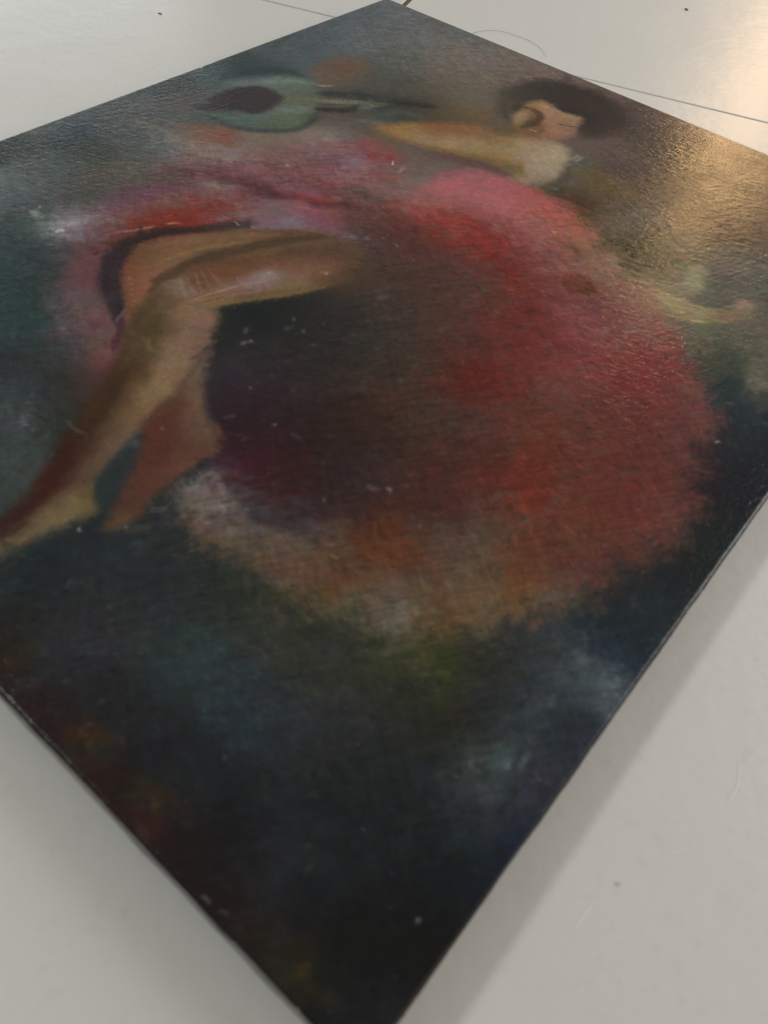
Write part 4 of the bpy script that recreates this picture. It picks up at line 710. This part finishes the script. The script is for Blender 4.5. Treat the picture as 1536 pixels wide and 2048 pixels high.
def dabs(n, long_mm, wide_mm, op, small, vary=1.0):
    xs = r.uniform(gx[0], gx[-1], n); ys = r.uniform(gy[0], gy[-1], n)
    for x, y in zip(xs, ys):
        j = min(int((y - gy[0]) / STEP), NY - 1); i = min(int((x - gx[0]) / STEP), NX - 1)
        fz = fine[j, i]
        if small != (r.random() < fz):
            continue
        w = 1.0 / ((DP[:, 0] - x) ** 2 + (DP[:, 1] - y) ** 2 + 200.0) ** 1.5
        an = 0.5 * math.atan2((w * np.sin(2 * DP[:, 2])).sum(), (w * np.cos(2 * DP[:, 2])).sum()) + r.normal(0, 0.45)
        L = long_mm * r.uniform(0.55, 1.4) / 2; Wd = wide_mm * r.uniform(0.6, 1.4) / 2
        ca, sa = math.cos(an), math.sin(an)
        hx = abs(L * ca) + abs(Wd * sa); hy = abs(L * sa) + abs(Wd * ca)
        i0, i1 = max(int((x - hx - gx[0]) / STEP), 0), min(int((x + hx - gx[0]) / STEP) + 2, NX)
        j0, j1 = max(int((y - hy - gy[0]) / STEP), 0), min(int((y + hy - gy[0]) / STEP) + 2, NY)
        X = GX[j0:j1, i0:i1] - x; Y = GY[j0:j1, i0:i1] - y
        a = (X * ca + Y * sa) / L; b = (-X * sa + Y * ca) / Wd
        b = b + 0.25 * a * a * r.normal()
        br = 0.62 + 0.38 * np.sin(b * r.uniform(4, 9) + r.uniform(0, 6)) * np.sin(b * r.uniform(9, 15) + 1.3 * a + r.uniform(0, 6))
        mk = sstep(1.0, 0.45, np.abs(a)) * sstep(1.0, 0.6, np.abs(b)) * br * op
        sp = 0.9 if small else 5.5                                   # paint carried over from a little way off
        jj = min(max(j + int(r.normal(0, sp) / STEP), 0), NY - 1); ii = min(max(i + int(r.normal(0, sp) / STEP), 0), NX - 1)
        if abs(fine[jj, ii] - fz) > 0.5: jj, ii = j, i
        c = IMG[jj, ii] * (1 + vary * r.normal(0, 0.08)) * (1 + vary * r.normal(0, 0.045, 3))
        p = IMG[j0:j1, i0:i1]
        p += mk[..., None] * (c.astype(np.float32) - p)
        HGT[j0:j1, i0:i1] += (mk * 0.085 * (br - 0.35)).astype(np.float32)


dabs(5000, 16, 6.0, 0.60, False)
dabs(8000, 9, 3.2, 0.60, False)
dabs(7000, 5, 1.8, 0.50, False)
dabs(5000, 8, 2.2, 0.5, False, 1.7)
dabs(26000, 5.0, 1.2, 0.42, True)

def drybrush(n):
    xs = r.uniform(gx[0], gx[-1], n); ys = r.uniform(gy[0], gy[-1], n)
    grain = 0.5 + 0.5 * noise(0.0, 0.9, 0.9, 81)
    for x, y in zip(xs, ys):
        j = min(int((y - gy[0]) / STEP), NY - 1); i = min(int((x - gx[0]) / STEP), NX - 1)
        w = 1.0 / ((DP[:, 0] - x) ** 2 + (DP[:, 1] - y) ** 2 + 200.0) ** 1.5
        an = 0.5 * math.atan2((w * np.sin(2 * DP[:, 2])).sum(), (w * np.cos(2 * DP[:, 2])).sum()) + r.normal(0, 0.5)
        k = 1 - 0.6 * fine[j, i]
        L = r.uniform(1.2, 4.2) * k; Wd = r.uniform(0.5, 1.8) * k
        ca, sa = math.cos(an), math.sin(an)
        hx = abs(L * ca) + abs(Wd * sa); hy = abs(L * sa) + abs(Wd * ca)
        i0, i1 = max(int((x - hx - gx[0]) / STEP), 0), min(int((x + hx - gx[0]) / STEP) + 2, NX)
        j0, j1 = max(int((y - hy - gy[0]) / STEP), 0), min(int((y + hy - gy[0]) / STEP) + 2, NY)
        X = GX[j0:j1, i0:i1] - x; Y = GY[j0:j1, i0:i1] - y
        a = (X * ca + Y * sa) / L; b = (-X * sa + Y * ca) / Wd
        mk = sstep(1.0, 0.2, np.abs(a)) * sstep(1.0, 0.3, np.abs(b)) * sstep(0.35, 0.75, grain[j0:j1, i0:i1])
        p = IMG[j0:j1, i0:i1]
        s_ = r.choice((1, 1, -1))
        p *= 1 + (0.20 * s_ * r.uniform(0.2, 1.0) * mk)[..., None]
        HGT[j0:j1, i0:i1] += (0.05 * mk * s_).astype(np.float32)


drybrush(14000)

# ---- scumbled drags, mottling, dust
scum = sstep(0.05, 0.9, noise(0.8, 7, 5, 91) * 0.6 + noise(0.2, 2.6, 2.0, 92) * 0.5 + noise(0.5, 1.0, 1.0, 93) * 0.25) * (1 - 0.8 * fine)
IMG += (scum * 0.30)[..., None] * (IMG.mean(axis=2, keepdims=True) * np.array([1.22, 1.24, 1.26]) + 0.012 - IMG)
scum2 = sstep(0.15, 0.9, noise(0.1, 6, 4, 94) * 0.6 + noise(0.6, 2.2, 1.6, 95) * 0.6) * (1 - 0.8 * fine)
IMG *= 1 - (scum2 * 0.09)[..., None]
v = (1 + 0.055 * noise(0.3, 3.2, 3.2, 41) + 0.07 * noise(0.95, 14, 0.9, 42) * (1 - fine) + 0.06 * noise(-0.65, 12, 0.9, 43) * (1 - fine)
     + 0.05 * noise(0, 0.75, 0.75, 44) + 0.05 * noise(0.4, 28, 28, 45))
IMG *= v[..., None]
for k in range(3):
    IMG[..., k] *= 1 + 0.03 * noise(0.2 * k, 8, 8, 50 + k) + 0.018 * noise(0.2 * k, 2, 2, 60 + k)
n = 800
xs = r.uniform(gx[0], gx[-1], n); ys = r.uniform(gy[0], gy[-1], n)
for x, y in zip(xs, ys):
    i, j = int((x - gx[0]) / STEP), int((y - gy[0]) / STEP)
    if 2 < i < NX - 3 and 2 < j < NY - 3:
        k = r.uniform(0.08, 0.45) ** 1.2
        IMG[j, i] += k * (0.60 - IMG[j, i])
        if r.random() < 0.35:
            IMG[j, i + 1] += 0.6 * k * (0.60 - IMG[j, i + 1])
IMG = np.clip(IMG, 0.05, 0.95)
HGT += 0.016 * noise(0.0, 0.8, 0.8, 71) + 0.026 * noise(0.35, 8, 1.1, 72) + 0.026 * noise(1.25, 8, 1.1, 73)
kern = np.ones(15) / 15.0
low = np.apply_along_axis(lambda a_: np.convolve(a_, kern, 'same'), 0, HGT)
low = np.apply_along_axis(lambda a_: np.convolve(a_, kern, 'same'), 1, low)
HGT = 0.14 * np.tanh((HGT - low) / 0.14)                      # brush relief without the build-up


# ------------------------------------------------------------------ canvas mesh
def build_canvas(parent):
    inx = (W2 * 1000 - ER * 1000) / (W2 * 1000); iny = (H2 * 1000 - ER * 1000) / (H2 * 1000)
    V = np.stack([GX * inx, GY * iny, TK * 1000 + HGT], axis=-1).reshape(-1, 3)
    C = (IMG ** 2).reshape(-1, 3)
    idx = np.arange(NX * NY).reshape(NY, NX)
    Q = [np.stack([idx[:-1, :-1], idx[:-1, 1:], idx[1:, 1:], idx[1:, :-1]], -1).reshape(-1, 4)]
    # folded sides: rings that run down from the rim of the front
    rim = np.concatenate([idx[0, :-1], idx[:-1, -1], idx[-1, :0:-1], idx[:0:-1, 0]])
    N = np.zeros((len(rim), 2), np.float32)
    n0, n1 = NX - 1, NY - 1
    N[:n0, 1] = -1; N[n0:n0 + n1, 0] = 1; N[n0 + n1:2 * n0 + n1, 1] = 1; N[2 * n0 + n1:, 0] = -1
    for c, (a, b) in zip((0, n0, n0 + n1, 2 * n0 + n1), ((-1, -1), (1, -1), (1, 1), (-1, 1))):
        N[c] = (a * 0.78, b * 0.78)
    e = ER * 1000
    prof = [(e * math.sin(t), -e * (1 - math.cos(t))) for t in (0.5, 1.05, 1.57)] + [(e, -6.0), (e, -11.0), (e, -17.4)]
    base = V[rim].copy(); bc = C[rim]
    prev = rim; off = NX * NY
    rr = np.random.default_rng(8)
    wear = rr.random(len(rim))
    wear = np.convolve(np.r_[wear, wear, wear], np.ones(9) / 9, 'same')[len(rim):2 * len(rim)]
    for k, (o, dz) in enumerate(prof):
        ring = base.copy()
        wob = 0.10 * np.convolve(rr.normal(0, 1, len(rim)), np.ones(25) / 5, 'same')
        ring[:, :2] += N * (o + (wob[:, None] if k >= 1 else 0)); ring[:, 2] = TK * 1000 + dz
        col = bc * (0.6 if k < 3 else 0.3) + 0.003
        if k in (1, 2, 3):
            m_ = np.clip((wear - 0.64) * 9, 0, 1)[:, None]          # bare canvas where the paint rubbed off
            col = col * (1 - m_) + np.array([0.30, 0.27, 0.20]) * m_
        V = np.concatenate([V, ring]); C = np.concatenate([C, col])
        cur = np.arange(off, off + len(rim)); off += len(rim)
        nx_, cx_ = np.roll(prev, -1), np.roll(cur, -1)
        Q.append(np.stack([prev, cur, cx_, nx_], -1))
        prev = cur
    Q = np.concatenate(Q).astype(np.int32)
    me = bpy.data.meshes.new("painted_canvas")
    me.vertices.add(len(V)); me.loops.add(Q.size); me.polygons.add(len(Q))
    me.vertices.foreach_set("co", (V / 1000.0).astype(np.float32).ravel())
    me.loops.foreach_set("vertex_index", Q.ravel())
    me.polygons.foreach_set("loop_start", np.arange(0, Q.size, 4, dtype=np.int32))
    me.update(calc_edges=True)
    me.polygons.foreach_set("use_smooth", np.ones(len(Q), dtype=bool))
    at = me.attributes.new("pigment", 'FLOAT_COLOR', 'POINT')
    at.data.foreach_set("color", np.concatenate([C, np.ones((len(C), 1))], 1).astype(np.float32).ravel())
    k = NT("oil_paint_on_canvas")
    tc = k.n('ShaderNodeTexCoord'); pos = tc.outputs['Object']
    att = k.n('ShaderNodeAttribute', attribute_name="pigment")
    sep = k.n('ShaderNodeSeparateXYZ'); k.l(pos, sep.inputs[0])
    jit = k.n('ShaderNodeTexNoise', Scale=260.0, Detail=1.0); k.l(pos, jit.inputs['Vector'])

    def thread(axis, pitch):
        a = k.mul(sep.outputs[axis], 2 * math.pi / pitch)
        a = k.mul(a, k.mul(jit.outputs[0], 3.2), 'ADD')
        return k.mul(k.mul(k.mul(a, 0, 'SINE'), 0.5), 0.5, 'ADD')
    tx, ty = thread(0, 0.00105), thread(1, 0.00095)
    weave = k.mul(k.mul(tx, ty, 'MAXIMUM'), 1.0)
    nz = k.n('ShaderNodeTexNoise', Scale=900.0, Detail=3.0); k.l(pos, nz.inputs['Vector'])
    # paint sits thinner on the crowns of the weave
    f = k.mul(k.mul(k.mul(weave, 0.16), 0.86, 'ADD'), k.mul(k.mul(nz.outputs[0], 0.5), 0.75, 'ADD'))
    mx = k.n('ShaderNodeMix', data_type='RGBA', blend_type='MULTIPLY'); mx.inputs[0].default_value = 1.0
    comb = k.n('ShaderNodeCombineColor')
    for i in range(3): k.l(f, comb.inputs[i])
    k.l(att.outputs['Color'], mx.inputs[6]); k.l(comb.outputs[0], mx.inputs[7])
    k.l(mx.outputs[2], k.b.inputs['Base Color'])
    big = k.n('ShaderNodeTexNoise', Scale=24.0, Detail=4.0); k.l(pos, big.inputs['Vector'])
    rr_ = k.n('ShaderNodeMapRange'); rr_.inputs[3].default_value = 0.17; rr_.inputs[4].default_value = 0.25
    rr_.inputs[1].default_value = 0.3; rr_.inputs[2].default_value = 0.7
    k.l(big.outputs[0], rr_.inputs[0]); k.l(rr_.outputs[0], k.b.inputs['Roughness'])
    k.b.inputs['IOR'].default_value = 1.45
    def streaks(ang, sx, sy):
        mp = k.n('ShaderNodeMapping', vector_type='TEXTURE'); mp.inputs['Rotation'].default_value = (0, 0, ang); mp.inputs['Scale'].default_value = (sx, sy, 1)
        k.l(pos, mp.inputs['Vector'])
        t_ = k.n('ShaderNodeTexNoise', Scale=1.0, Detail=2.0); k.l(mp.outputs[0], t_.inputs['Vector'])
        return t_.outputs[0]
    st = k.mul(streaks(0.15, 0.0065, 0.0013), streaks(1.35, 0.0055, 0.0013), 'ADD')
    h = k.mul(k.mul(k.mul(weave, 0.45), k.mul(nz.outputs[0], 0.45), 'ADD'), k.mul(st, 1.1), 'ADD')
    bp = k.n('ShaderNodeBump', Strength=1.0, Distance=0.000076)
    k.l(h, bp.inputs['Height']); k.l(bp.outputs[0], k.b.inputs['Normal'])
    me.materials.append(k.mat)
    o = bpy.data.objects.new("painted_canvas", me)
    COL.objects.link(o)
    o.parent = parent
    return o


painting = bpy.data.objects.new("oil_painting", None)
painting.empty_display_size = 0.1
COL.objects.link(painting)
tag(painting, "unframed oil painting of a dancer in a red swirling skirt, lying flat on white tiles", "painting")
canvas = build_canvas(painting)

# wooden stretcher under the canvas
MW = plain("pine_stretcher", (0.42, 0.29, 0.16), 0.7)


def bar(x0, x1, y0, y1):
    z0, z1, c = 0.0008, TK - 0.0012, 0.002
    v = [(x0, y0, z0), (x1, y0, z0), (x1, y1, z0), (x0, y1, z0), (x0, y0, z1 - c), (x1, y0, z1 - c), (x1, y1, z1 - c), (x0, y1, z1 - c),
         (x0 + c, y0 + c, z1), (x1 - c, y0 + c, z1), (x1 - c, y1 - c, z1), (x0 + c, y1 - c, z1)]
    fc = [(3, 2, 1, 0), (0, 1, 5, 4), (1, 2, 6, 5), (2, 3, 7, 6), (3, 0, 4, 7), (4, 5, 9, 8), (5, 6, 10, 9), (6, 7, 11, 10), (7, 4, 8, 11), (8, 9, 10, 11)]
    return new_mesh_obj("stretcher_bar", v, fc, MW, painting)


bw, g = 0.040, 0.0012
bar(-W2 + g, W2 - g, H2 - g - bw, H2 - g)
bar(-W2 + g, W2 - g, -H2 + g, -H2 + g + bw)
bar(-W2 + g, -W2 + g + bw, -H2 + g + bw + 0.0004, H2 - g - bw - 0.0004)
bar(W2 - g - bw, W2 - g, -H2 + g + bw + 0.0004, H2 - g - bw - 0.0004)

# ------------------------------------------------------------------ small things on the floor
MH = plain("dark_hair", (0.10, 0.08, 0.065), 0.45)
MD = plain("dark_crumb", (0.05, 0.04, 0.035), 0.8)
MC = plain("pale_crumb", (0.95, 0.94, 0.90), 0.6)


def tube(name, pts, rad, mat, sides=6):
    p = [Vector(t) for t in pts]
    vs, fs = [], []
    for i, c in enumerate(p):
        t = (p[min(i + 1, len(p) - 1)] - p[max(i - 1, 0)]).normalized()
        s = t.cross(Vector((0, 0, 1))).normalized(); u = s.cross(t)
        f = 0.35 if i in (0, len(p) - 1) else 1.0
        for k in range(sides):
            a = 2 * math.pi * k / sides
            vs.append(c + (s * math.cos(a) + u * math.sin(a)) * rad * f)
    for i in range(len(p) - 1):
        for k in range(sides):
            a, b = i * sides + k, i * sides + (k + 1) % sides
            fs.append((a, b, b + sides, a + sides))
    fs.append(tuple(range(sides - 1, -1, -1))); fs.append(tuple(range((len(p) - 1) * sides, len(p) * sides)))
    return new_mesh_obj(name, vs, fs, mat, smooth=True)


def crumb(name, loc, size, rz, mat, seed):
    """small irregular flake: a squashed, jittered low ball"""
    rr = np.random.default_rng(seed)
    vs, fs = [], []
    R_, S_ = 4, 9
    for i in range(R_ + 1):
        ph = math.pi * i / R_
        for k in range(S_):
            th = 2 * math.pi * k / S_
            j = 1 + 0.32 * rr.normal()
            vs.append((size[0] * math.sin(ph) * math.cos(th) * j, size[1] * math.sin(ph) * math.sin(th) * j, size[2] * math.cos(ph) * (1 + 0.2 * rr.normal())))
    for i in range(R_):
        for k in range(S_):
            a, b = i * S_ + k, i * S_ + (k + 1) % S_
            fs.append((a, a + S_, b + S_, b))
    zmin = min(v[2] for v in vs)
    o = new_mesh_obj(name, [(x, y, z - zmin) for x, y, z in vs], fs, mat)
    o.location = loc; o.rotation_euler = (0, 0, rz)
    return o


hair = tube("hair_strand", catmull([(-0.17955, 0.33657, 0.0006), (-0.17936, 0.34555, 0.0006), (-0.17465, 0.35862, 0.0006), (-0.16443, 0.3681, 0.0006), (-0.14967, 0.37099, 0.0006), (-0.13594, 0.37104, 0.0006), (-0.12326, 0.36663, 0.0006), (-0.11435, 0.36119, 0.0006), (-0.10706, 0.35402, 0.0006)], False, 6), 0.00010, MH)
tag(hair, "thin curved dark hair lying on the white tile by the top edge", "hair")
o = crumb("debris_speck", (-0.38192, 0.15291, 0.0), (0.0023, 0.0007, 0.0004), 0.25, MD, 1)
tag(o, "tiny dark fleck on the white tile left of the painting", "debris")
o = crumb("debris_speck", (-0.07624, 0.56694, 0.0), (0.0024, 0.0011, 0.0006), -0.2, MD, 2)
tag(o, "tiny dark crumb on the bright tile near the warm lamp reflection", "debris")
o = crumb("paint_chip", (0.28222, -0.20249, 0.0), (0.0008, 0.0006, 0.0004), 0.6, MC, 3)
tag(o, "small pale chip on the tile right of the near corner", "debris")
kd = NT("pale_drip")
nd = kd.n('ShaderNodeTexNoise', Scale=300.0); rd = kd.n('ShaderNodeMapRange'); rd.inputs[3].default_value = 0.84; rd.inputs[4].default_value = 0.93
kd.l(nd.outputs[0], rd.inputs[0]); kd.l(rd.outputs[0], kd.b.inputs['Base Color']); kd.b.inputs['Roughness'].default_value = 0.4
MP = kd.mat
def smear(name, pts, w, label):
    p = catmull(pts, False, 6); n = len(p); vs, fs = [], []
    for i in range(n):
        t = Vector(p[min(i + 1, n - 1)] - p[max(i - 1, 0)]).normalized(); s = Vector((-t.y, t.x, 0))
        ww = w * (0.15 + 0.85 * math.sin(math.pi * (i + 0.3) / (n - 0.4)))
        for k, h in ((-1, 0.0), (-0.4, 0.00002), (0.4, 0.00002), (1, 0.0)):
            vs.append(Vector(p[i]) + s * ww * k + Vector((0, 0, h)))
    for i in range(n - 1):
        for k in range(3):
            a = i * 4 + k
            fs.append((a, a + 1, a + 5, a + 4))
    o = new_mesh_obj(name, vs, fs, MP, smooth=True); tag(o, label, "mark")
smear("dried_drip", [(0.29455, -0.1305, 0.0002), (0.29901, -0.1395, 0.0002), (0.29969, -0.14643, 0.0002), (0.29943, -0.15207, 0.0002)], 0.0004, "curved pale dried drip on the tile at the right")
smear("dried_drip", [(0.27892, -0.21237, 0.0002), (0.27823, -0.22013, 0.0002), (0.27781, -0.22588, 0.0002)], 0.0005, "short straight pale dried drip on the tile near the corner")
smear("dried_drip", [(0.28943, -0.18556, 0.0002), (0.29364, -0.17828, 0.0002), (0.29807, -0.17119, 0.0002)], 0.0003, "faint pale straight streak on the tile, between two drips")
